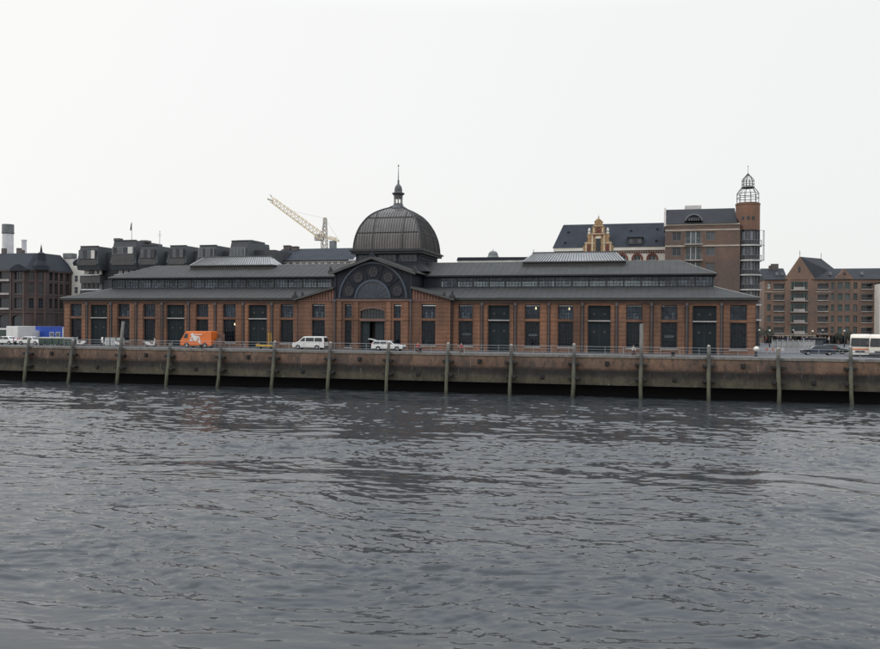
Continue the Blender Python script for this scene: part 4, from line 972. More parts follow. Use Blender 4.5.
half = [(3.15, 18.95), (3.15, 19.9), (3.35, 20.25), (2.9, 20.6), (2.85, 21.2), (2.35, 21.35), (2.2, 22.0), (2.45, 22.5), (2.2, 22.9), (1.55, 22.95), (1.35, 23.4), (1.3, 24.1), (1.45, 24.3), (1.1, 24.7), (.85, 24.8), (.8, 25.3), (.95, 25.5), (.5, 25.9), (.25, 26.1)]
q = MB(); q.prism([(GX+x, z) for x, z in half]+[(GX-x, z) for x, z in half[::-1]], 84.35, 85.6)
gg = q.build('ornate_gable', 'gold_stone', wb)
q = MB()
for sg in (-1, 1):
    for (x, z0, z1) in ((2.6, 19.1, 20.8), (1.25, 19.1, 22.6), (.95, 23.2, 24.2)): q.box(GX+sg*x-.17, GX+sg*x+.17, 84.2, 84.349, z0, z1)
    q.box(*sorted((GX+sg*.72, GX+sg*2.9)), 84.22, 84.349, 20.9, 21.1)
q.box(GX-1.4, GX+1.4, 84.18, 84.349, 22.85, 23.05); q.box(GX-1.1, GX+1.1, 84.2, 84.349, 24.5, 24.65)
q.build('gable_pilasters', 'gold_stone_light', gg)
q = MB()
for sg in (-1, 1):
    q.box(GX+sg*1.95-.3, GX+sg*1.95+.3, 84.27, 84.349, 19.3, 20.7)
q.ring(GX, 22.4, .75, 1.1, 84.2, 84.345, 0, math.pi, 12); q.ring(GX, 23.9, .25, .5, 84.2, 84.345, 0, 2*math.pi, 12); q.build('gable_niches', 'red_trim', gg)
q = MB(); q.box(GX-.5, GX+.5, 84.29, 84.348, 19.3, 21.9); q.build('gable_window', 'pane_dark', gg)
q = MB(); q.box(GX-.55, GX+.55, 84.2, 84.34, 21.95, 22.35); q.build('window_hood', 'cream_wall', gg)
for sg in (-1, 1):
    q = MB(); q.lathe([(.32, 22.9), (.36, 23.2), (.2, 23.35), (.34, 23.7), (.2, 24.1), (.06, 24.3)], (GX+sg*1.95, 84.9, 0), 8); q.build('urn', 'cream_wall', gg)
q = MB(); q.lathe([(.3, 26.0), (.15, 26.3), (.22, 26.5), (.03, 26.9), (.02, 27.2)], (GX, 84.9, 0), 8); q.build('finial', 'gold_stone_light', gg)
q = MB(); q.box(22.1, 25.1, 84.9, 88, 20.65, 22.05); dm = q.build('dormer', 'dark_frame', wb)
for x in (22.75, 23.75, 24.5): 
    q = MB(); q.quad((x-.3, 84.88, 20.9), (x+.3, 84.88, 20.9), (x+.3, 84.88, 21.7), (x-.3, 84.88, 21.7)); q.build('pane', 'pane_grey' if x != 23.75 else 'pane_dark', dm, recalc=False)
q = MB(); q.box(21.9, 25.3, 84.7, 89, 22.051, 22.2); q.build('dormer_roof', 'slate', dm)

# 6 brick apartment block with round tower
tb = thing('tower_block', 'tall brown brick block with round corner tower topped by a steel cage', 'apartment block', (40, 78, 0), world=True, yf=72)
op = []
WZ = [(20.35, 22.0), (17.4, 19.0), (14.4, 16.0), (11.4, 13.0)]
for x in (33.95, 40.4):
    for a, c in WZ: op.append((x-.85, x+.85, a, c))
FZ = [(19.7, 22.1), (16.6, 19.1), (13.6, 16.1)]
for a, c in FZ: op.append((35.7, 38.6, a, c))
q = MB(); wall_grid(q, 31.75, 46.0, 0, 23.5, 72, op, .35); q.quad((31.75, 72, 0), (31.75, 84, 0), (31.75, 84, 23.5), (31.75, 72, 23.5)); q.quad((46, 72, 0), (46, 84, 0), (46, 84, 23.5), (46, 72, 23.5)); q.build('wall', TOWB, tb, recalc=False)
for x in (33.95, 40.4):
    for a, c in WZ: window(tb, x, a, c, 1.7, 72.2, 'grey_frame', 'pane_grey' if (x > 40) else 'pane_dark', 2, 1)
for k, (a, c) in enumerate(FZ):
    for j in range(3):
        window(tb, 36.18+j*.97, a, c, .94, 72.2, 'grey_frame', ['pane_green', 'pane_grey', 'pane_green'][j], 1, 2)
    q = MB(); q.box(35.4, 38.9, 71.0, 71.99, a-.25, a-.05); bl = q.build('balcony', 'balcony', tb)
    q = MB()
    for j in range(15): q.bar((35.45+j*.243, 71.05, a-.05), (35.45+j*.243, 71.05, a+.85), .035)
    q.bar((35.42, 71.05, a+.87), (38.88, 71.05, a+.87), .06); q.build('balcony_rail', 'grey_frame', bl)
for z in (23.3, 22.25, 19.15): prop(tb, 'pale_band', 'pale_stone', (31.7, 45.9, 71.88, 71.999, z, z+.28) if z != 22.25 else (31.7, 45.9, 71.93, 71.999, z, z+.25))
q = MB(); q.prism([(71.7, 23.6), (84.3, 23.6), (78, 27.2)], 31.9, 45.4, 'x'); q.build('roof', 'slate', tb)
q = MB(); q.prism([(71.6, 23.2), (84.4, 23.2), (78, 27.6)], 31.5, 31.88, 'x'); q.build('firewall', 'balcony', tb)
q = MB(); q.ring(37.2, 23.75, 1.55, 1.8, 71.8, 74, R(15), R(165), 16); ed_ = q.build('eyebrow_dormer', 'chimney_grey', tb)
q = MB(); q.prism([(37.2+1.5*math.cos(R(15+150*i/12)), 23.75+1.5*math.sin(R(15+150*i/12))) for i in range(13)], 71.95, 74); q.build('dormer_face', 'slate', ed_)
q = MB()
for k in range(5): q.box(36.2+k*.44, 36.2+k*.44+.3, 71.9, 71.949, 24.2, 24.75)
q.build('dormer_panes', 'pane_grey', ed_)
q = MB(); q.box(35.7, 39.0, 80, 83, 26.3, 28.2); q.box(35.4, 35.69, 80, 83, 26.3, 27.3); q.build('roof_plant_room', 'white_wall', tb)
q = MB(); q.box(39.0, 40.1, 80.5, 83, 26.3, 27.4); q.box(34, 35.4, 80, 83, 26.5, 27.15); q.build('roof_vent', 'chimney_brown', tb)
TX, TYY, TR = 47.6, 74.6, 2.3
q = MB(); q.lathe([(TR, 22.3), (TR, 27.2), (TR+.08, 27.25), (TR+.08, 27.5), (0.01, 27.5)], (TX, TYY, 0), 40); q.build('tower_drum', DRUMB, tb, recalc=True)
for a in (-118, -93, -68):
    q = MB(); ca, sa = math.cos(R(a)), math.sin(R(a)); c_ = (TX+(TR-.05)*ca, TYY+(TR-.05)*sa)
    tx, ty = -sa, ca; q.add([(c_[0]+tx*u+ca*d, c_[1]+ty*u+sa*d, z) for d in (0, .07) for z in (24.2, 24.85) for u in (-.27, .27)], [(4, 5, 7, 6), (0, 1, 5, 4), (2, 3, 7, 6), (0, 2, 6, 4), (1, 3, 7, 5)]); q.build('tower_window', 'pane_dark', tb)
q = MB(); q.lathe([(TR-.25, 0), (TR-.25, 22.3)], (TX, TYY, 0), 32); q.build('tower_core', 'pane_dark', tb, recalc=True)
for z in (19.35, 16.45, 13.65, 10.8, 7.9, 5.0):
    q = MB(); q.lathe([(TR-.2, z-.16), (TR+.42, z-.16), (TR+.42, z+.10), (TR-.2, z+.10)], (TX, TYY, 0), 32); sb = q.build('balcony_ring', 'balcony_pale', tb)
    q = MB(); q.lathe([(TR-.22, z+.10), (TR-.05, z+.10), (TR-.05, z+.95), (TR-.22, z+.95)], (TX, TYY, 0), 32); q.build('parapet_ring', 'dark_frame', sb)
    q = MB()
    for k in range(24):
        a = R(-200+k*12); q.bar((TX+(TR+.38)*math.cos(a), TYY+(TR+.38)*math.sin(a), z+.1), (TX+(TR+.38)*math.cos(a), TYY+(TR+.38)*math.sin(a), z+1.0), .03)
    q.lathe([(TR+.36, z+.98), (TR+.41, z+.98), (TR+.41, z+1.03), (TR+.36, z+1.03)], (TX, TYY, 0), 28); q.build('ring_rail', 'grey_frame', sb)
    for k in range(9):
        a = R(-175+k*20); ca, sa = math.cos(a), math.sin(a)
        q = MB(); c_ = (TX+(TR-.2)*ca, TYY+(TR-.2)*sa); wd = .33
        q.add([(c_[0]-sa*u, c_[1]+ca*u, zz) for zz in (z+.95, z+2.6) for u in (-wd, wd)], [(0, 1, 3, 2)]); q.build('glazing', 'pane_pale' if k % 2 else 'pane_grey', tb, recalc=False)
q = MB()
for k in range(10):
    a = R(-185+k*20); q.bar((TX+(TR-.08)*math.cos(a), TYY+(TR-.08)*math.sin(a), 0), (TX+(TR-.08)*math.cos(a), TYY+(TR-.08)*math.sin(a), 22.3), .16)
q.build('tower_mullions', 'dark_frame', tb)
q = MB()
for z in (16.5, 19.4, 22.2): q.bar((TX+TR-.2, TYY-1.4, z), (TX+TR+.75, TYY-.9, z), .07); q.bar((TX+TR+.75, TYY-.9, z), (TX+TR+.75, TYY+1.2, z), .07)
for yy in (-.9, .2, 1.2): q.bar((TX+TR+.75, TYY+yy, 16.5), (TX+TR+.75, TYY+yy, 22.2), .06)
q.build('outer_frame', 'grey_frame', tb)
cg = link('steel_cage', None, tb, (TX-40, TYY-78, 0)); WL[cg.name] = (TX, TYY, 0)
q = MB(); n = 12
CP = [(2.1, 27.5), (2.1, 29.4), (1.95, 29.75), (1.25, 30.6), (1.15, 30.75), (1.15, 31.9), (1.1, 32.2), (.25, 33.15)]
for k in range(n):
    a = 2*math.pi*k/n+.13
    for (r0, z0), (r1, z1) in zip(CP, CP[1:]): q.bar((TX+r0*math.cos(a), TYY+r0*math.sin(a), z0), (TX+r1*math.cos(a), TYY+r1*math.sin(a), z1), .085)
for r_, z in ((2.1, 27.6), (2.1, 28.6), (2.08, 29.45), (1.2, 30.7), (1.15, 31.3), (1.15, 31.95)):
    q.lathe([(r_-.05, z-.05), (r_+.05, z-.05), (r_+.05, z+.05), (r_-.05, z+.05), (r_-.05, z-.05)], (TX, TYY, 0), 24)
q.build('cage_bars', 'steel', cg)
q = MB(); q.lathe([(1.25, 30.55), (1.25, 30.8), (.01, 30.8)], (TX, TYY, 0), 16); q.lathe([(.3, 33.0), (.32, 33.2), (.12, 33.4), (.04, 33.5), (.03, 34.7), (.1, 34.8), (.01, 35.0)], (TX, TYY, 0), 10); q.build('cage_cap', 'steel', cg)

# 7 brick apartments across the square
ap = thing('gabled_apartments', 'row of reddish brick flats with steep gables and recessed balconies at the right', 'apartment block', (62, 118, 0), world=True, yf=112)
RZ = [12.15, 9.72, 7.28, 4.85, 2.42]        # sill heights per storey
def zfl(i): return RZ[i]
op = []
log = [(49.95, 52.25), (59.25, 61.5), (68.35, 70.7)]
gl = (53.65, 57.1)
for i in range(5):
    for a, c in log: op.append((a, c, RZ[i]-.1, RZ[i]+1.25))
    op.append((gl[0], gl[1], RZ[i]-.2, RZ[i]+1.55))
win = [(48.95, .8), (62.4, .6), (63.95, .95), (65.45, .95), (67.1, .8), (73.2, .9), (75.4, .9), (79.2, .9), (81.2, .9)]
for i in range(5):
    for x, wd in win: op.append((x-wd/2, x+wd/2, RZ[i]-.1, RZ[i]+1.35))
q = MB(); wall_grid(q, 47.9, 83, 1.85, 14.15, 112, op, 1.22); q.quad((47.9, 112, 0), (47.9, 126, 0), (47.9, 126, 14.15), (47.9, 112, 14.15)); q.quad((83, 112, 0), (83, 126, 0), (83, 126, 14.15), (83, 112, 14.15))
q.build('wall', APTB, ap, recalc=False)
for i in range(5):
    for x, wd in win: window(ap, x, RZ[i]-.1, RZ[i]+1.35, wd, 112.25, 'green_frame' if x < 66 else 'dark_frame', 'pane_lit' if (i == 0 and x < 49) else ('pane_green' if (i+int(x)) % 3 else 'pane_grey'), 2 if wd > .9 else 1, 2)
    for a, c in log:
        q = MB(); q.quad((a+.01, 113.2, RZ[i]-.1), (c-.01, 113.2, RZ[i]-.1), (c-.01, 113.2, RZ[i]+1.24), (a+.01, 113.2, RZ[i]+1.24)); q.box(a-.01, c+.01, 112.5, 113.3, RZ[i]-.3, RZ[i]-.11); lg = q.build('loggia', 'pane_dark', ap, recalc=False)
        q = MB(); q.box(a-.05, c+.05, 111.82, 111.99, RZ[i]-.28, RZ[i]-.08); q.build('loggia_sill', 'balcony', lg)
        q = MB()
        for j in range(9): q.bar((a+.1+(c-a-.2)*j/8, 112.1, RZ[i]-.08), (a+.1+(c-a-.2)*j/8, 112.1, RZ[i]+.38), .03)
        q.bar((a, 112.1, RZ[i]+.4), (c, 112.1, RZ[i]+.4), .05); q.build('loggia_rail', 'grey_frame', lg)
    q = MB(); q.box(gl[0]+.01, gl[1]-.01, 112.5, 112.6, RZ[i]-.2, RZ[i]+1.55); gw = q.build('corner_glazing', 'pane_dark', ap)
    q = MB()
    for x in (gl[0]+.12, gl[0]+.7, gl[1]-.7, gl[1]-.12): q.box(x-.07, x+.07, 112.15, 112.49, RZ[i]-.15, RZ[i]+1.5)
    q.box(gl[0]+.01, gl[1]-.01, 112.1, 112.3, RZ[i]+1.38, RZ[i]+1.54); q.build('glazing_frame', 'green_frame', gw)
    q = MB(); q.box(gl[0]-.1, gl[1]+.1, 111.55, 111.99, RZ[i]-.42, RZ[i]-.21); q.box(gl[0]+.5, gl[1]-.5, 111.6, 111.75, RZ[i]-.209, RZ[i]+.35); q.build('balcony', 'balcony', ap)
prop(ap, 'string_course', 'pale_stone', (47.95, 52.3, 111.9, 111.999, 11.35, 11.5)); prop(ap, 'string_course', 'pale_stone', (58.9, 62.1, 111.9, 111.999, 11.35, 11.5))
# big gable projecting slightly, its roof running back
q = MB(); q.prism([(52.3, 14.15), (58.6, 14.15), (58.6, 14.4), (55.5, 19.3), (52.3, 14.4)], 111.9, 112.6); q.box(52.3, 53.6, 111.9, 111.999, 1.85, 14.149); q.box(57.15, 58.6, 111.9, 111.999, 1.85, 14.149); q.build('gable', APTB, ap)
q = MB(); q.box(55.15, 55.6, 111.83, 111.9, 15.8, 17.0); q.build('gable_slit', 'pane_dark', ap)
q = MB(); A0, A1 = Vector((55.5, 112.3, 19.25)), Vector((62.0, 124, 19.6))
q.add([A0, A1, (52.2, 112.3, 14.3), (58.7, 112.3, 14.3), (58.2, 126, 14.2), (68.0, 122, 14.2)], [(0, 1, 4, 2), (0, 3, 5, 1), (1, 5, 4), (2, 4, 5, 3), (0, 2, 3)]); q.build('gable_roof', 'slate', ap)
q = MB(); q.bar((55.5, 112.2, 19.1), (55.5, 112.2, 20.6), .09); q.bar((62, 124, 19.4), (62, 124, 20.9), .09); q.lathe([(.01, 19.9), (.14, 20.0), (.01, 20.15)], (55.5, 112.2, 0), 8); q.build('finial', 'steel', ap)
q = MB(); q.prism([(63.0, 14.15), (66.6, 14.15), (66.6, 14.5), (65.2, 16.0), (65.0, 16.5), (64.5, 16.5), (64.3, 16.0), (63.0, 14.5)], 111.9, 113.2); q.box(63.0, 63.4, 111.9, 111.999, 1.85, 14.149); q.box(66.2, 66.6, 111.9, 111.999, 1.85, 14.149); q.build('gable', APTB, ap)
q = MB(); q.ring(64.8, 15.4, .05, .32, 111.82, 111.9, n=12); q.build('gable_roundel', 'frieze', ap)
q = MB(); q.prism([(63.1, 14.4), (66.5, 14.4), (64.8, 16.3)], 113.2, 119); q.build('gable_roof', 'slate', ap)
q = MB(); q.prism([(111.7, 14.15), (126.3, 14.15), (119, 17.1)], 47.8, 52.9, 'x'); q.build('roof', 'slate', ap)
q = MB(); q.prism([(111.7, 14.15), (126.3, 14.15), (119, 16.95)], 58.0, 83.2, 'x'); q.build('roof', 'slate', ap)
for x in (50.9, 52.1, 62.3, 68.9): 
    q = MB(); q.box(x-.22, x+.22, 114.0, 115, 15.2, 15.9); q.build('roof_light', 'grey_frame', ap)
q = MB(); q.box(50.1, 51.7, 118, 119.5, 16.5, 18.1); q.box(49.6, 50.0, 118, 119, 16.5, 17.7); q.build('chimney', 'chimney_brown', ap)
q = MB(); q.box(48.0, 58.7, 110.4, 112.4, 1.65, 1.85); q.build('canopy', 'pale_stone', ap)
q = MB(); q.quad((47.95, 114.5, 0), (71.5, 114.5, 0), (71.5, 114.5, 1.85), (47.95, 114.5, 1.85)); q.build('arcade_back', 'pane_dark', ap, recalc=False)
q = MB()
for k in range(13): q.box(48.2+k*1.94-.17, 48.2+k*1.94+.17, 112.05, 112.4, 0, 1.849)
q.build('arcade_piers', APTB, ap)
q = MB(); q.box(59.8, 61.3, 113.6, 113.7, 0, 1.8); q.build('shop_front', 'pane_green', ap)
t = thing('pale_office', 'pale building edge at the far right beyond the brick flats', 'building', (76, 112, 0), world=True, yf=106)
q = MB(); q.box(71.9, 84, 106, 111.4, 0, 13.0); q.build('wall', 'cream_wall', t)
for z in (1, 3.8, 6.6, 9.4, 12):
    for x in (72.9, 75, 77.1, 79.2): window(t, x, z, z+1.0 if z > 11 else z+1.6, 1.2, 105.93, 'grey_frame', 'pane_dark')
q = MB(); q.box(71.85, 84.1, 105.8, 111.5, 13.001, 13.3); q.build('roof', 'slate', t)

# tower crane
cr = thing('tower_crane', 'yellow tower crane toned pale for haze, with raised lattice jib behind the slate roofs', 'crane', (-87.3, 170, 0), world=True)
def lattice(name, a, c, w0, w1, n, th, m='crane_hazed_yellow', tri=False, parent=None):
    a, c = Vector(a), Vector(c); d = (c-a).normalized(); s = Vector((0, 1, 0)) if abs(d.y) < .9 else Vector((1, 0, 0)); u = d.cross(s).normalized(); s = u.cross(d)
    q = MB(); prev = None
    for i in range(n+1):
        f = i/n; w_ = w0+(w1-w0)*f; p = a+(c-a)*f
        cs = [p+u*w_+s*w_, p+u*w_-s*w_, p-u*w_-s*w_, p-u*w_+s*w_] if not tri else [p+u*w_*1.3, p-u*w_*.7+s*w_, p-u*w_*.7-s*w_]
        m_ = len(cs)
        for k in range(m_): q.bar(cs[k], cs[(k+1) % m_], th*.7)
        if prev:
            for k in range(m_): q.bar(prev[k], cs[k], th); q.bar(prev[k], cs[(k+1) % m_], th*.6)
        prev = cs
    return q.build(name, m, parent or cr)
lattice('mast', (-87.2, 170, 0), (-87.2, 170, 30), .75, .75, 14, .22, 'crane_grey')
lattice('jib', (-87.6, 170, 30.2), (-105.2, 170, 42.2), 1.0, .8, 14, .20)
q = MB(); q.bar((-105.2, 170, 42.0), (-106.9, 170, 42.6), .5); q.bar((-105.4, 170, 43.1), (-106.0, 170, 43.9), .25); q.build('jib_head', 'crane_grey', cr)
lattice('a_frame', (-87.2, 170, 30), (-87.0, 170, 36.2), .75, .3, 5, .2, 'crane_grey')
q = MB(); q.box(-87.6, -86.5, 169.6, 170.5, 34.3, 36.0); q.build('a_frame_head', 'crane_grey', cr)
q = MB(); q.bar((-88.4, 170, 30.6), (-82.3, 170, 29.0), .7); q.bar((-85.5, 170, 30.1), (-83.3, 170, 29.6), .9); q.build('counter_jib', 'crane_hazed_yellow', cr)
q = MB(); q.box(-85.1, -83.4, 169, 171, 26.3, 29.0); q.build('counterweight', 'chimney_grey', cr)
q = MB(); q.box(-90.3, -88.6, 169.2, 170.8, 29.2, 31.2); q.build('cab', 'crane_grey', cr)
q = MB(); q.bar((-87, 170, 36), (-99.5, 170, 38.9), .06); q.bar((-87, 170, 36), (-82.5, 170, 29.5), .06); q.build('stay_cables', 'crane_grey', cr)

# ------------------------------------------------------------------ vehicles
def arch_profile(pts, wheels, r=.38):
    """closed side outline: top points left to right, then the underside with wheel arches"""
    zb = pts[0][1]; bot = [(pts[-1][0], zb)]
    for wx in sorted(wheels, reverse=True):
        bot.append((wx+r, zb)); 
        for k in range(1, 6): a = math.pi*k/6; bot.append((wx+r*math.cos(a), zb-.0+max(0, r*.95*math.sin(a))))
        bot.append((wx-r, zb))
    return pts+bot[0:]
def vehicle(name, label, cat, loc, rz, prof, wheels, width, paint, glass_side, glass_front=None, glass_back=None, wr=.33, tumble=.14, belt=1.0, top=2.0, lights=True, group=None, zb=.3):
    """x forward = nose at -x. prof: outline from rear-bottom over the roof to the nose... given left(nose) to right(tail)"""
    t = thing(name, label, cat, loc, rz, group)
    def hw(z): return width/2-(tumble*max(0, z-belt)/(top-belt) if z > belt else 0)
    P_ = arch_profile(prof, wheels, wr+.07); n = len(P_)
    q = MB(); pts = [(x, -hw(z), z) for x, z in P_]+[(x, hw(z), z) for x, z in P_]
    q.add(pts, [list(range(n))[::-1], list(range(n, 2*n))]+[(i, (i+1) % n, n+(i+1) % n, n+i) for i in range(n)])
    me = q.mesh('body', paint); bo = link('body', me, t)
    bv = bo.modifiers.new('edges', 'BEVEL'); bv.width = .05; bv.segments = 2; bv.limit_method = 'ANGLE'; bv.angle_limit = R(35)
    q = MB(); q.box(prof[0][0]+.15, prof[-1][0]-.15, -width/2+.12, width/2-.12, zb-.08, zb+.45); link('underbody', q.mesh('underbody', 'grey_bumper'), t)
    for poly in glass_side:
        for sg in (-1, 1):
            q = MB(); k = len(poly); q.add([(x, sg*(hw(z)+.012), z) for x, z in poly]+[(x, sg*(hw(z)-.02), z) for x, z in poly], [list(range(k))]+[(i, (i+1) % k, k+(i+1) % k, k+i) for i in range(k)]); link('side_window', q.mesh('side_window', 'car_glass'), t)
    for nm, seg in (('windscreen', glass_front), ('rear_window', glass_back)):
        if not seg: continue
        (xa, za), (xb, zb_) = seg; sgn = -1 if nm == 'windscreen' else 1; o = sgn*.015
        wa, wb_ = hw(za)-.1, hw(zb_)-.12
        q = MB(); q.add([(xa+o, -wa, za), (xa+o, wa, za), (xb+o, wb_, zb_), (xb+o, -wb_, zb_)], [(0, 1, 2, 3)]); link(nm, q.mesh(nm, 'car_glass', recalc=False), t)
    for wx in wheels:
        for sg in (-1, 1):
            q = MB(); y0, y1 = sorted((sg*(width/2-.22), sg*(width/2-.01)))
            q.tube((wx, y0, wr), (wx, y1, wr), wr, n=18); wh_ = link('wheel', q.mesh('wheel', 'tyre'), t)
            q = MB(); yo = sg*(width/2); q.tube((wx, yo-sg*.02, wr), (wx, yo+sg*.008, wr), wr*.58, n=12); link('rim', q.mesh('rim', 'hub'), wh_)
    x0, x1 = prof[0][0], prof[-1][0]
    for nm, xx, w2 in (('front_bumper', x0, -.06), ('rear_bumper', x1, .06)):
        q = MB(); a, c = sorted((xx+w2, xx-w2*2)); q.box(a, c, -width/2+.03, width/2-.03, zb+.02, zb+.24); link(nm, q.mesh(nm, 'grey_bumper'), t)
    if lights:
        for sg in (-1, 1):
            q = MB(); q.box(x0-.03, x0+.06, *sorted((sg*(width/2-.42), sg*(width/2-.14))), zb+.38, zb+.56); link('headlight', q.mesh('headlight', 'clear_lamp'), t)
            q = MB(); q.box(x1-.06, x1+.03, *sorted((sg*(width/2-.22), sg*(width/2-.08))), zb+.45, zb+.8); link('tail_light', q.mesh('tail_light', 'red_lamp'), t)
    return t
# orange box-shaped delivery van, nose to the left
v = vehicle('delivery_van', 'bright orange high-sided delivery van with white picture on its side', 'van', (-26.05, -4.6, 0), R(0),
            [(-3.05, .35), (-3.08, 1.1), (-2.9, 1.28), (-2.25, 2.38), (-2.0, 2.52), (2.1, 2.55), (2.2, 2.4), (2.25, .35)], [-1.95, 1.15], 2.05, 'orange_paint',
            [[(-2.55, 1.45), (-1.75, 1.45), (-1.75, 2.15), (-2.2, 2.15)]], ((-2.87, 1.38), (-2.3, 2.3)), None, .36, .10, 1.3, 2.55)
q = MB(); y = -1.04          # the white print: a laden porter's cart with its bar
for poly in ([(-.95, 1.05), (-.55, .95), (-.3, 1.2), (-.1, 1.05), (.1, .98), (.25, 1.25), (.5, .9), (.85, .62), (.98, .66), (.85, 1.15), (.8, 1.62), (.55, 1.78), (.2, 1.8), (-.1, 1.86), (-.38, 1.9), (-.68, 1.72), (-.9, 1.4)],):
    q.add([(x-.45, y, z) for x, z in poly], [list(range(len(poly)))])
q.ring(-.97, 2.08, .01, .2, y-.004, y+.0, n=12); q.box(-.75, .7, y-.006, y-.0, 1.96, 2.08); q.box(-1.3, -.65, y-.003, y-.0, 1.86, 1.98)
link('side_print', q.mesh('side_print', 'white_paint', recalc=False), v)
q = MB()
for (cx, cz) in ((-1.0, 1.35), (.05, 1.35)):
    q.ring(cx, cz, .20, .245, y-.010, y-.005, n=16)
    for k in range(4): a = k*math.pi/4; q.bar((cx+.2*math.cos(a), y-.008, cz+.2*math.sin(a)), (cx-.2*math.cos(a), y-.008, cz-.2*math.sin(a)), .02)
link('side_print_lines', q.mesh('side_print_lines', 'orange_stripe', recalc=False), v)
q = MB(); q.box(2.27, 3.45, .80, .98, .5, 2.1); q.box(2.6, 3.5, -.3, .5, .45, 1.5); link('open_rear_door', q.mesh('open_rear_door', 'lintel'), v)
mb_ = vehicle('minibus', 'white minibus with three dark side windows parked left of the entrance', 'minibus', (-8.0, -4.6, 0), 0,
        [(-2.7, .32), (-2.75, .75), (-2.6, .95), (-1.75, 1.15), (-.95, 1.82), (-.7, 1.93), (2.45, 1.95), (2.6, 1.8), (2.72, 1.0), (2.72, .32)], [-1.75, 1.5], 1.85, 'white_paint',
        [[(-1.45, 1.2), (-.55, 1.2), (-.55, 1.72), (-.88, 1.72)], [(-.42, 1.2), (.95, 1.2), (.95, 1.74), (-.42, 1.74)], [(1.08, 1.2), (2.4, 1.2), (2.28, 1.74), (1.08, 1.74)]], ((-1.72, 1.2), (-1.0, 1.8)), ((2.7, 1.15), (2.6, 1.75)), .33, .16, 1.0, 1.95)
v = vehicle('estate_car', 'white estate car with raised tailgate in front of the entrance', 'car', (4.15, -4.4, 0), math.pi,
        [(-2.35, .30), (-2.4, .62), (-2.2, .80), (-1.15, .92), (-.45, 1.36), (-.2, 1.42), (1.9, 1.42), (2.15, 1.3), (2.38, .9), (2.42, .30)], [-1.5, 1.35], 1.72, 'white_paint',
        [[(-.85, .95), (.05, .95), (.05, 1.32), (-.38, 1.32)], [(.13, .95), (1.05, .95), (1.05, 1.32), (.13, 1.32)], [(1.13, .95), (2.2, .95), (1.98, 1.32), (1.13, 1.32)]], ((-1.12, .95), (-.5, 1.34)), None, .3, .16, .85, 1.42)
q = MB(); q.prism([(1.95, 1.43), (2.0, 1.49), (2.95, 1.72), (2.97, 1.66)], -.7, .7); link('tailgate', q.mesh('tailgate', 'white_paint'), v)
q = MB(); q.bar((-.2, -.55, 1.5), (1.8, -.55, 1.5), .04); q.bar((-.2, .55, 1.5), (1.8, .55, 1.5), .04); link('roof_rails', q.mesh('roof_rails', 'grey_bumper'), v)
mb_.scale = (.93, 1, 1)
# left end of the quay
vehicle('van', 'dark green van with pale roof at the far left edge', 'van', (-68.9, 2.5, 0), R(0),
        [(-2.7, .35), (-2.75, 1.1), (-2.2, 1.3), (-1.6, 2.25), (-1.4, 2.35), (2.3, 2.35), (2.4, 2.2), (2.45, .35)], [-1.7, 1.5], 2.0, 'darkgreen_paint', [[(-1.9, 1.35), (-1.1, 1.35), (-1.1, 1.95), (-1.55, 1.95)], [(1.2, 1.3), (1.8, 1.3), (1.8, 1.8), (1.2, 1.8)]], ((-2.15, 1.35), (-1.65, 2.2)), None, .34, .1, 1.3, 2.35)
q = MB(); q.box(-71.1, -66.7, 1.5, 3.5, 2.37, 2.62); o_ = q.build('canopy_board', 'white_paint'); o_['label'] = 'pale flat board lying on the dark green van roof'; o_['category'] = 'board'; o_.location = (0.38, -0.57, 0)
t = thing('box_truck', 'white box truck parked at an angle before the blue cabin', 'truck', (-64.6, 3.0, 0), R(4))
q = MB(); q.box(-1.1, 1.1, -2.9, 1.7, .75, 3.0); bo = link('cargo_box', q.mesh('cargo_box', 'white_paint'), t); bv = bo.modifiers.new('edges', 'BEVEL'); bv.width = .04; bv.segments = 2
q = MB(); q.box(-1.05, 1.05, -2.95, 3.2, .5, .75); link('chassis', q.mesh('chassis', 'grey_bumper'), t)
q = MB(); q.prism([(1.8, .6), (3.5, .6), (3.55, 1.2), (3.2, 2.2), (1.8, 2.3)], -1.0, 1.0, 'x'); link('cab', q.mesh('cab', 'white_paint'), t)
q = MB(); q.box(-1.0, -.02, -2.93, -2.905, .85, 2.9); q.box(.02, 1.0, -2.93, -2.905, .85, 2.9); link('rear_doors', q.mesh('rear_doors', 'white_paint'), t)
for y in (-1.9, 2.5):
    for sg in (-1, 1):
        q = MB(); q.tube((sg*.78, y, .4), (sg*1.05, y, .4), .4, n=16); link('wheel', q.mesh('wheel', 'tyre'), t)
CARP = [(-2.1, .28), (-2.15, .6), (-2.0, .74), (-1.05, .84), (-.45, 1.28), (-.2, 1.36), (.85, 1.36), (1.1, 1.26), (1.6, .88), (2.1, .84), (2.15, .28)]
CARG = [[(-.85, .88), (.1, .88), (.1, 1.27), (-.4, 1.27)], [(.18, .88), (1.35, .88), (.95, 1.27), (.18, 1.27)]]
def saloon(lab, loc, rz, paint): return vehicle('car', lab, 'car', loc, rz, CARP, [-1.35, 1.35], 1.68, paint, CARG, ((-1.02, .88), (-.48, 1.28)), ((1.55, .9), (1.12, 1.26)), .29, .15, .8, 1.36, group='cars parked on the quay and square')
saloon('white saloon car parked at the far left edge of the quay', (-61.9, -4.6, 0), 0, 'white_paint')
saloon('pale saloon car parked in front of the box truck', (-57.2, -4.2, 0), R(180), 'white_paint')
saloon('dark blue saloon car parked on the square right of the hall', (61.8, 6, 0), R(0), 'darkblue_paint')
saloon('dark green saloon car parked behind the dark blue one on the square', (63.4, 16, 0), R(180), 'darkgreen_paint')
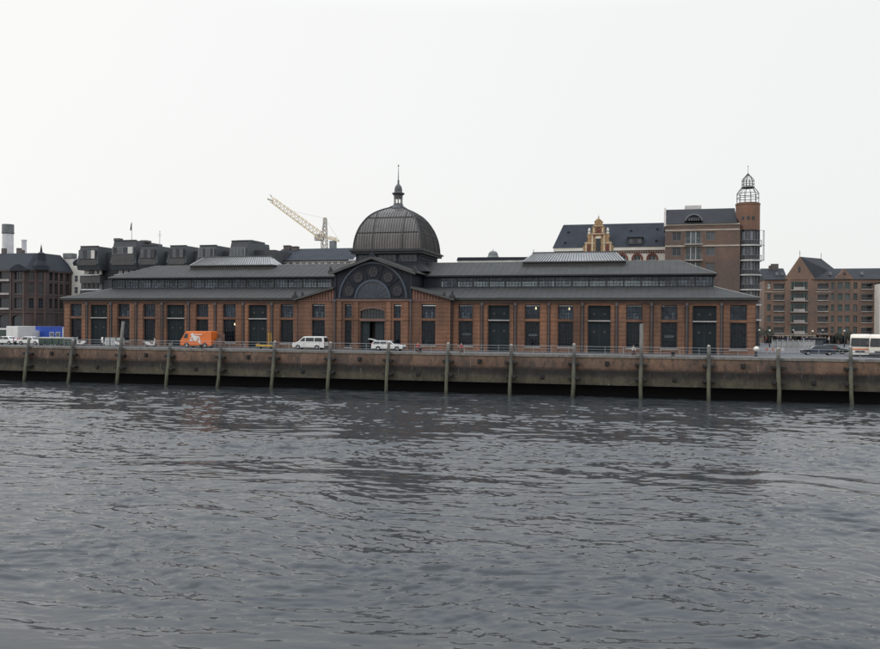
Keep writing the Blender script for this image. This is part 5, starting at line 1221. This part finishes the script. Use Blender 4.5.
# blue site cabin
t = thing('site_cabin', 'blue metal site cabin with two small windows beside the hall corner', 'cabin', (-62.7, 7, 0), world=True)
q = MB(); q.box(-67.2, -59.8, 7, 9.4, .1, 2.85); cb = q.build('shell', 'blue_paint', t)
q = MB()
for k in range(25): q.box(-67.1+k*.29, -66.97+k*.29, 6.96, 6.999, .2, 2.75)
q.build('corrugation', 'blue_paint', cb)
for x in (-61.95, -60.7): window(t, x, 1.1, 2.0, .85, 6.9, 'white_frame', 'pane_green', 2, 1)
prop(t, 'corner_post', 'white_frame', (-59.8, -59.6, 6.95, 7.2, 0, 2.9)); prop(t, 'roof', 'blue_paint', (-67.3, -59.75, 6.9, 9.5, 2.851, 2.95))
# green wheeled refuse bins
bn = thing('wheeled_bin', 'dark green wheeled refuse bin, leftmost of the row by the box truck', 'bin', (-53.8, -5.6, 0), 0, 'green bins in a row on the quay edge')
q = MB(); q.add([(-.55, -.4, .2), (.55, -.4, .2), (.55, .4, .2), (-.55, .4, .2), (-.62, -.5, 1.15), (.62, -.5, 1.15), (.62, .5, 1.15), (-.62, .5, 1.15)], [(0, 3, 2, 1), (4, 5, 6, 7), (0, 1, 5, 4), (1, 2, 6, 5), (2, 3, 7, 6), (3, 0, 4, 7)])
for x in (-.35, 0, .35): q.box(x-.05, x+.05, -.50, -.42, .3, 1.1)
link('body', q.mesh('body', 'bin_green'), bn)
q = MB(); q.prism([(-.55, 1.15), (.55, 1.15), (.5, 1.28), (.2, 1.34), (-.5, 1.28)], -.66, .66, 'x'); link('lid', q.mesh('lid', 'bin_lid'), bn)
for sx in (-1, 1):
    for sy in (-1, 1):
        q = MB(); q.tube((sx*.45-.05, sy*.3, .1), (sx*.45+.05, sy*.3, .1), .1, n=10); q.box(sx*.45-.03, sx*.45+.03, sy*.3-.04, sy*.3+.04, .1, .22); link('castor', q.mesh('castor', 'tyre'), bn)
for k, lab in enumerate(['second green refuse bin from the box truck', 'third green refuse bin from the box truck, middle of the row', 'second green refuse bin from the hall end of the row', 'green refuse bin nearest the hall corner, last of the row']):
    dup(bn, (-53.8+1.30*(k+1), -5.6+.08*(k % 2), 0), R(random.uniform(-4, 4)), lab)
# grey cabinets
CBL = ['grey metal cabinet, left of the three by the tall leaning pile', 'grey metal cabinet, middle of the three by the tall leaning pile', 'grey metal cabinet nearest the tall leaning pile']
cab = thing('metal_cabinet', CBL[0], 'cabinet', (-43.6, -3, 0), 0, 'grey cabinets on the quay')
q = MB(); q.box(-.42, .42, -.35, .35, .08, 1.32); bo = link('body', q.mesh('body', 'cabinet'), cab)
q = MB(); q.box(-.38, -.01, -.375, -.351, .14, 1.26); q.box(.01, .38, -.375, -.351, .14, 1.26); dr = link('door', q.mesh('door', 'cabinet'), cab)
q = MB(); q.box(.03, .06, -.41, -.375, .6, .8); link('handle', q.mesh('handle', 'grey_bumper'), dr)
q = MB(); q.box(-.40, .40, -.33, .33, 0, .08); link('plinth', q.mesh('plinth', 'grey_bumper'), cab)
q = MB(); q.box(-.46, .46, -.39, .39, 1.321, 1.37); link('top', q.mesh('top', 'bin_lid'), cab)
dup(cab, (-42.5, -3.1, 0), R(3), CBL[1]); dup(cab, (-41.4, -3, 0), R(-2), CBL[2])
# motor scooters
sc0 = thing('motor_scooter', 'parked motor scooter with pale fairing at the end of the green bins', 'scooter', (-47.1, -5.4, 0), R(8), 'scooters parked along the quay')
for x in (-.6, .6):
    q = MB(); q.tube((x, -.06, .26), (x, .06, .26), .26, n=14); wh_ = link('wheel', q.mesh('wheel', 'tyre'), sc0); q = MB(); q.tube((x, -.07, .26), (x, .07, .26), .12, n=10); link('rim', q.mesh('rim', 'hub'), wh_)
q = MB(); q.prism([(-.55, .35), (-.2, .28), (.35, .28), (.85, .45), (.95, .75), (.75, .82), (.25, .80), (.05, .42), (-.3, .42), (-.42, .95), (-.55, .95)], -.17, .17); bo = link('body', q.mesh('body', 'white_paint'), sc0); bv = bo.modifiers.new('edges', 'BEVEL'); bv.width = .04; bv.segments = 2
q = MB(); q.prism([(.1, .82), (.85, .84), (.8, .94), (.2, .92)], -.15, .15); link('seat', q.mesh('seat', 'tyre'), sc0)
q = MB(); q.tube((-.58, 0, .3), (-.45, 0, 1.05), .04, n=6); q.tube((-.42, -.33, 1.07), (-.42, .33, 1.07), .03, n=6); link('handlebar', q.mesh('handlebar', 'grey_bumper'), sc0)
q = MB(); q.prism([(-.60, 1.0), (-.52, 1.0), (-.42, 1.4), (-.46, 1.4)], -.17, .17); link('windshield', q.mesh('windshield', 'clear_lamp'), sc0)
dup(sc0, (-40.0, -5.3, 0), R(165), 'parked motor scooter with pale fairing beside the tall leaning pile'); dup(sc0, (-34.6, -4.9, 0), R(200), 'parked motor scooter with pale fairing between tall pile and orange van')
dup(sc0, (-44.9+0, -2.2, 0), R(80), 'parked motor scooter with pale fairing partly behind the grey cabinets')
# yellow trolley with an upright
t = thing('yellow_trolley', 'low yellow platform trolley with an upright yellow mast by a green door', 'trolley', (-14.9, -5, 0))
q = MB(); q.box(-1.45, 1.2, -.5, .5, .38, .56); q.box(-1.5, -1.42, -.5, .5, .3, .75); link('platform', q.mesh('platform', 'yellow_paint'), t)
q = MB(); q.box(.5, .58, -.42, -.34, .56, 2.35); q.box(.5, .58, .34, .42, .56, 2.35); q.box(.5, .58, -.42, .42, 2.351, 2.42); q.box(.5, .58, -.33, .33, 1.4, 1.46); link('mast', q.mesh('mast', 'yellow_paint'), t)
q = MB(); q.box(.65, 1.5, -.4, .4, .561, 1.0); link('motor_box', q.mesh('motor_box', 'grey_bumper'), t)
for x in (-1.1, .9):
    for sg in (-1, 1):
        q = MB(); q.tube((x, sg*.38-.06, .2), (x, sg*.38+.06, .2), .2, n=12); link('wheel', q.mesh('wheel', 'tyre'), t)
# coaches on the right
def coach(label, loc, rz, stripe):
    t = thing('coach', label, 'coach', loc, rz, 'white coaches parked on the square')      # front faces -y
    q = MB(); prof = [(0.12, .35), (0, .9), (0.02, 1.45), (.22, 2.75), (.5, 3.1), (.8, 3.2), (10.5, 3.2), (10.8, 3.0), (10.9, .35)]
    P_ = arch_profile([(x, z) for x, z in prof], [2.3, 8.0], .55); n = len(P_)
    hw = lambda z: 1.25-(.10*max(0, z-1.4)/1.8)
    q.add([(-hw(z), y, z) for y, z in P_]+[(hw(z), y, z) for y, z in P_], [list(range(n)), list(range(n, 2*n))[::-1]]+[(i, (i+1) % n, n+(i+1) % n, n+i) for i in range(n)])
    t.scale = (1, 1, .91); bo = link('body', q.mesh('body', 'cream_paint'), t); bv = bo.modifiers.new('edges', 'BEVEL'); bv.width = .09; bv.segments = 3; bv.limit_method = 'ANGLE'; bv.angle_limit = R(40)
    q = MB(); q.add([(-1.12, .0, 1.48), (1.12, .0, 1.48), (1.04, .20, 2.72), (-1.04, .20, 2.72)], [(0, 1, 2, 3)]); ws = link('windscreen', q.mesh('windscreen', 'car_glass', recalc=False), t)
    q = MB(); q.bar((0, -.02, 1.48), (0, .18, 2.72), .05); q.bar((-.9, -.03, 1.5), (-.1, .06, 1.95), .03); q.bar((.9, -.03, 1.5), (.1, .06, 1.95), .03); link('wipers', q.mesh('wipers', 'grey_bumper'), ws)
    for sg in (-1, 1):
        for k in range(6):
            y0 = .9+k*1.62; q = MB(); q.add([(sg*(hw(1.6)+.012), y0, 1.6), (sg*(hw(1.6)+.012), y0+1.5, 1.6), (sg*(hw(2.7)+.012), y0+1.5, 2.7), (sg*(hw(2.7)+.012), y0, 2.7)], [(0, 1, 2, 3)]); link('side_window', q.mesh('side_window', 'car_glass', recalc=False), t)
        q = MB(); q.box(*sorted((sg*1.252, sg*1.262)), .4, 10.6, .75, 1.05); link('stripe', q.mesh('stripe', 'orange_stripe'), t)
        q = MB(); q.box(*sorted((sg*.62, sg*1.08)), -.03, .05, .68, .92); link('headlight', q.mesh('headlight', 'clear_lamp'), t)
        q = MB(); q.box(*sorted((sg*1.27, sg*1.5)), -.12, .0, 1.75, 2.25); q.bar((sg*1.15, .1, 2.4), (sg*1.38, -.05, 2.2), .05); link('mirror', q.mesh('mirror', 'grey_bumper'), t)
        for y in (2.3, 8.0):
            q = MB(); q.tube((sg*.95, y, .48), (sg*1.22, y, .48), .48, n=18); link('wheel', q.mesh('wheel', 'tyre'), t)
    q = MB()
    if stripe: q.box(-1.05, 1.05, -.035, .02, .98, 1.2); link('front_stripe', q.mesh('front_stripe', 'orange_stripe'), t)
    q = MB(); q.box(-.55, .55, -.02, .06, .62, .9); link('grille', q.mesh('grille', 'grey_bumper'), t)
    q = MB(); q.box(-1.24, 1.24, -.05, .3, .32, .58); link('bumper', q.mesh('bumper', 'grey_bumper' if not stripe else 'white_paint'), t)
    return t
coach('white coach with dark windscreen and orange front stripe, left of the two coaches', (67.05, .8, 0), R(-12.5), True)
coach('white coach with wide windscreen and dark grille, cut by the right picture edge', (69.35, -.9, 0), R(-13), False)

# ------------------------------------------------------------------ quay furniture
rl = thing('quay_railing', 'grey steel railing with three rails along the quay edge', 'railing', (0, -8.55, 0), world=True)
random.seed(5)
x = -47.5; xs_ = []
while x < 72:
    xs_.append(x); x += 2.35
pm_ = MB(); pm_.tube((0, 0, 0), (0, 0, 1.08), .032, n=6); pm_.box(-.07, .07, -.07, .07, 0, .03); pm_ = pm_.mesh('post', 'rail')
for x in xs_: link('post', pm_, rl, (x, 0, .03))
for z in (1.08, .72, .38):
    q = MB()
    for a, c in zip(xs_, xs_[1:]): q.tube((a, -8.55, z+.03), (c, -8.55, z+.03+random.uniform(-.01, .01)), .026 if z > 1 else .018, n=5)
    q.build('rail', 'rail', rl)
bl0 = thing('mooring_bollard', 'black iron mooring bollard below the orange van', 'bollard', (-23.8, -8.78, .03), 0, 'mooring bollards on the quay coping')
q = MB(); q.lathe([(.26, 0), (.24, .08), (.17, .14), (.16, .38), (.25, .46), (.26, .54), (.2, .6), (.001, .62)], n=14); link('post', q.mesh('post', 'bollard_iron', smooth=True), bl0)
q = MB(); q.lathe([(.32, -.02), (.32, .03), (.001, .03)], n=14); link('base', q.mesh('base', 'bollard_iron'), bl0)
dup(bl0, (9.75, -8.78, .03), None, 'black iron mooring bollard right of the white estate car'); dup(bl0, (43.3, -8.78, .03), None, 'black iron mooring bollard between the two mossy piles near the hall right end')
gl0 = thing('globe_lamp', 'round white globe lamp on a short dark post at the right hall corner', 'lamp', (54.6, -5, 0))
q = MB(); q.lathe([(.001, .62), (.2, .66), (.33, .82), (.36, .96), (.3, 1.16), (.15, 1.28), (.001, 1.31)], n=18); link('globe', q.mesh('globe', 'globe', smooth=True), gl0)
q = MB(); q.lathe([(.28, 0), (.28, .1), (.2, .16), (.2, .55), (.3, .66), (.001, .68)], n=14); link('post', q.mesh('post', 'iron'), gl0)
# street lamps with globes on the square
sl0 = thing('street_lamp', 'slim street lamp with white globe nearest the hall on the square', 'street lamp', (52.3, 60, 0), 0, 'globe street lamps on the square')
q = MB(); q.tube((0, 0, 0), (0, 0, 2.9), .06, .045, 8); q.lathe([(.14, 0), (.12, .5), (.07, .6)], n=8); link('post', q.mesh('post', 'iron'), sl0)
q = MB(); q.lathe([(.001, 2.86), (.13, 2.9), (.17, 3.03), (.13, 3.16), (.001, 3.2)], n=12); link('globe', q.mesh('globe', 'globe', smooth=True), sl0)
for p_, lab in (((55.4, 84, 0), 'street lamp with white globe in front of the big brick gable'), ((60.8, 90, 0), 'street lamp with white globe before the green shop front'), ((60.0, 48, 0), 'street lamp with white globe nearest the parked cars'), ((65.0, 70, 0), 'street lamp with white globe left of the coaches'), ((49.8, 70, 0), 'street lamp with white globe half hidden behind the hall corner')): dup(sl0, p_, None, lab)
# pale barrier fence beside the hall
bf = thing('barrier_fence', 'pale metal barrier fence with upright bars beside the right hall corner', 'fence', (57.5, 14, 0), world=True)
for k in range(9):
    x = 55.4+k*.72; q = MB(); q.box(x-.05, x+.05, 13.95, 14.05, 0, 2.0+(.25 if k % 3 == 0 else 0)); q.build('upright', 'barrier', bf)
for z in (.3, 1.1, 1.85): prop(bf, 'rail', 'barrier', (55.4, 61.2, 14.051, 14.09, z, z+.07))
for k in range(8): prop(bf, 'infill_panel', 'cabinet', (55.47+k*.72, 56.05+k*.72, 14.1, 14.13, .4, 1.75))
t = thing('road_barrier', 'low red and white road barrier in front of the pale fence', 'barrier', (56.3, 3, 0), world=True)
for k in range(6): prop(t, 'stripe_panel', 'barrier_red' if k % 2 == 0 else 'barrier', (55.2+k*.4, 55.6+k*.4, 2.97, 3.03, .62, .95))
for x in (55.4, 57.4): prop(t, 'foot', 'grey_bumper', (x-.05, x+.05, 2.7, 3.3, 0, .1)); prop(t, 'leg', 'barrier', (x-.03, x+.03, 3.031, 3.08, .1, .95))
t = thing('kiosk', 'small dark blue kiosk on the square behind the barrier fence', 'kiosk', (61.6, 22, 0), world=True)
q = MB(); q.box(60.7, 62.4, 22, 23.6, 0, 2.1); q.build('wall', 'darkblue_paint', t); prop(t, 'roof', 'grey_bumper', (60.5, 62.6, 21.7, 23.8, 2.101, 2.2)); prop(t, 'hatch', 'pane_grey', (60.95, 62.15, 21.96, 21.999, 1.0, 1.8)); prop(t, 'counter', 'barrier', (60.9, 62.2, 21.7, 21.959, .9, .97))

# people
def figure(name, joints, bones, radii, zones):
    me = bpy.data.meshes.new(name); me.from_pydata(joints, bones, []); o = bpy.data.objects.new(name, me); C.objects.link(o)
    sk = o.modifiers.new('skin', 'SKIN'); 
    for i, r_ in enumerate(radii): me.skin_vertices[0].data[i].radius = (r_, r_)
    me.skin_vertices[0].data[0].use_root = True
    ss = o.modifiers.new('sub', 'SUBSURF'); ss.levels = 1; ss.render_levels = 1
    bpy.context.view_layer.update(); dg = bpy.context.evaluated_depsgraph_get()
    m2 = bpy.data.meshes.new_from_object(o.evaluated_get(dg)); bpy.data.objects.remove(o); m2.name = name
    J = [Vector(j) for j in joints]; zi = zones
    m2.materials.clear()
    for p in m2.polygons:
        c = p.center; k = min(range(len(J)), key=lambda i: (J[i]-c).length-radii[i]*.6); p.material_index = zi[k]; p.use_smooth = True
    return m2
# pelvis, chest, neck, head, headtop, shoulders, elbows, hands, hips, knees, feet, toes
STJ = [(0, 0, .95), (0, .01, 1.35), (0, 0, 1.52), (0, -.02, 1.66), (0, -.01, 1.76), (.19, 0, 1.42), (-.19, 0, 1.42), (.25, -.02, 1.12), (-.25, .03, 1.12), (.24, -.12, .88), (-.25, -.02, .86), (.10, 0, .9), (-.10, 0, .9), (.11, -.05, .5), (-.11, .04, .5), (.12, .0, .08), (-.12, .09, .08), (.13, -.16, .04), (-.13, -.06, .04), (0, -.12, 1.655)]
STB = [(0, 1), (1, 2), (2, 3), (3, 4), (1, 5), (1, 6), (5, 7), (6, 8), (7, 9), (8, 10), (0, 11), (0, 12), (11, 13), (12, 14), (13, 15), (14, 16), (15, 17), (16, 18), (3, 19)]
STR = [.15, .17, .065, .105, .085, .08, .08, .055, .055, .045, .045, .10, .10, .07, .07, .05, .05, .04, .04, .025]
ZN = [1, 0, 2, 2, 3, 0, 0, 0, 0, 2, 2, 1, 1, 1, 1, 3, 3, 3, 3, 2]
stand = figure('body', STJ, STB, STR, ZN)
SIT = [(0, 0, .48), (0, .03, .90), (0, 0, 1.07), (0, -.03, 1.21), (0, -.02, 1.31), (.19, .02, .97), (-.19, .02, .97), (.24, -.10, .70), (-.24, -.08, .70), (.12, -.32, .58), (-.12, -.32, .58), (.10, 0, .46), (-.10, 0, .46), (.13, -.42, .50), (-.13, -.42, .50), (.13, -.44, .1), (-.13, -.40, .1), (.13, -.60, .05), (-.13, -.56, .05), (0, -.13, 1.205)]
sit = figure('body', SIT, STB, STR, ZN)
def person(label, loc, rz, base, jacket, group):
    t = thing('person', label, 'person', loc, rz, group)
    m2 = base.copy()
    for m_ in (jacket, 'trousers', 'skin', 'hair'): m2.materials.append(MATS[m_])
    link('body', m2, t); return t
def crate(loc, lab):
    t = thing('crate', lab, 'crate', loc)
    q = MB()
    for z in (.02, .17, .31): q.box(-.26, .26, -.20, -.17, z, z+.11); q.box(-.26, .26, .17, .20, z, z+.11); q.box(-.26, -.23, -.169, .169, z, z+.11); q.box(.23, .26, -.169, .169, z, z+.11)
    q.box(-.22, .22, -.16, .16, .02, .05); q.box(-.26, .26, -.2, .2, .421, .45); link('slats', q.mesh('slats', 'planks'), t)
person('seated person in dark red jacket right of the white estate car', (9.6, -7.2, 0), R(-15), sit, 'jacket_red', 'people sitting along the quay'); crate((9.6, -7.2, 0), 'wooden crate under the person right of the estate car')
person('seated person in bright red jacket in front of first window right of the gable', (15.9, -7.2, 0), R(20), sit, 'jacket_red', 'people sitting along the quay'); crate((15.9, -7.2, 0), 'wooden crate under the person in bright red')
person('seated person in pale top beside the tallest slim pile', (39.4, -7.2, 0), R(10), sit, 'jacket_pale', 'people sitting along the quay'); crate((39.4, -7.2, 0), 'wooden crate under the person in pale top')
JK = ['jacket_dark', 'jacket_pale', 'jacket_red', 'shirt_blue', 'jacket_dark', 'jacket_dark']
JN = {'jacket_dark': 'dark jacket', 'jacket_pale': 'pale jacket', 'jacket_red': 'red jacket', 'shirt_blue': 'blue shirt'}
MESHES = {j: None for j in JK}
rnd = random.Random(21)
for k in range(22):
    j = JK[k % 6]; x = rnd.uniform(49, 70); y = rnd.uniform(92, 110)
    t = thing('person', 'distant person in %s standing before the brick flats' % JN[j], 'person', (x, y, 0), rnd.uniform(0, 6.28), 'people in %ss on the far side of the square' % JN[j])
    if MESHES[j] is None:
        m2 = stand.copy()
        for m_ in (j, 'trousers', 'skin', 'hair'): m2.materials.append(MATS[m_])
        MESHES[j] = m2
    link('body', MESHES[j], t)
# small dark trees in front of the flats
def tree(loc, h, seed, lab):
    r_ = random.Random(seed); t = thing('small_tree', lab, 'tree', loc, 0, 'small trees before the brick flats')
    q = MB(); q.tube((0, 0, 0), (.05, 0, h*.45), .08, .05, 7)
    for k in range(6):
        a = k*1.05; q.tube((.05, 0, h*.4), (math.cos(a)*h*.22, math.sin(a)*h*.22, h*r_.uniform(.6, .85)), .035, .015, 5)
    link('trunk', q.mesh('trunk', 'bark'), t)
    q = MB()
    for k in range(900):
        while True:
            p = Vector((r_.uniform(-1, 1), r_.uniform(-1, 1), r_.uniform(-1, 1)))
            if p.length < 1 and p.length > r_.uniform(.1, .9): break
        c = Vector((p.x*h*.33, p.y*h*.33, h*.66+p.z*h*.34)); s = r_.uniform(.06, .13)
        u = Vector((r_.gauss(0, 1), r_.gauss(0, 1), r_.gauss(0, 1))).normalized(); v_ = u.orthogonal().normalized()
        q.quad(c-u*s, c+v_*s*.5, c+u*s, c-v_*s*.5)
    o_ = link('crown', q.mesh('crown', 'leaf_dark', recalc=False), t)
tree((65.9, 100, 0), 3.0, 1, 'small dark tree before the flats, nearest the coaches'); tree((63.8, 102, 0), 2.6, 2, 'small dark tree before the flats, left of the one nearest the coaches'); tree((50.0, 96, 0), 3.4, 3, 'small dark tree beside the hall right corner'); tree((48.2, 92, 0), 3.8, 4, 'small dark tree mostly hidden behind the hall right corner')
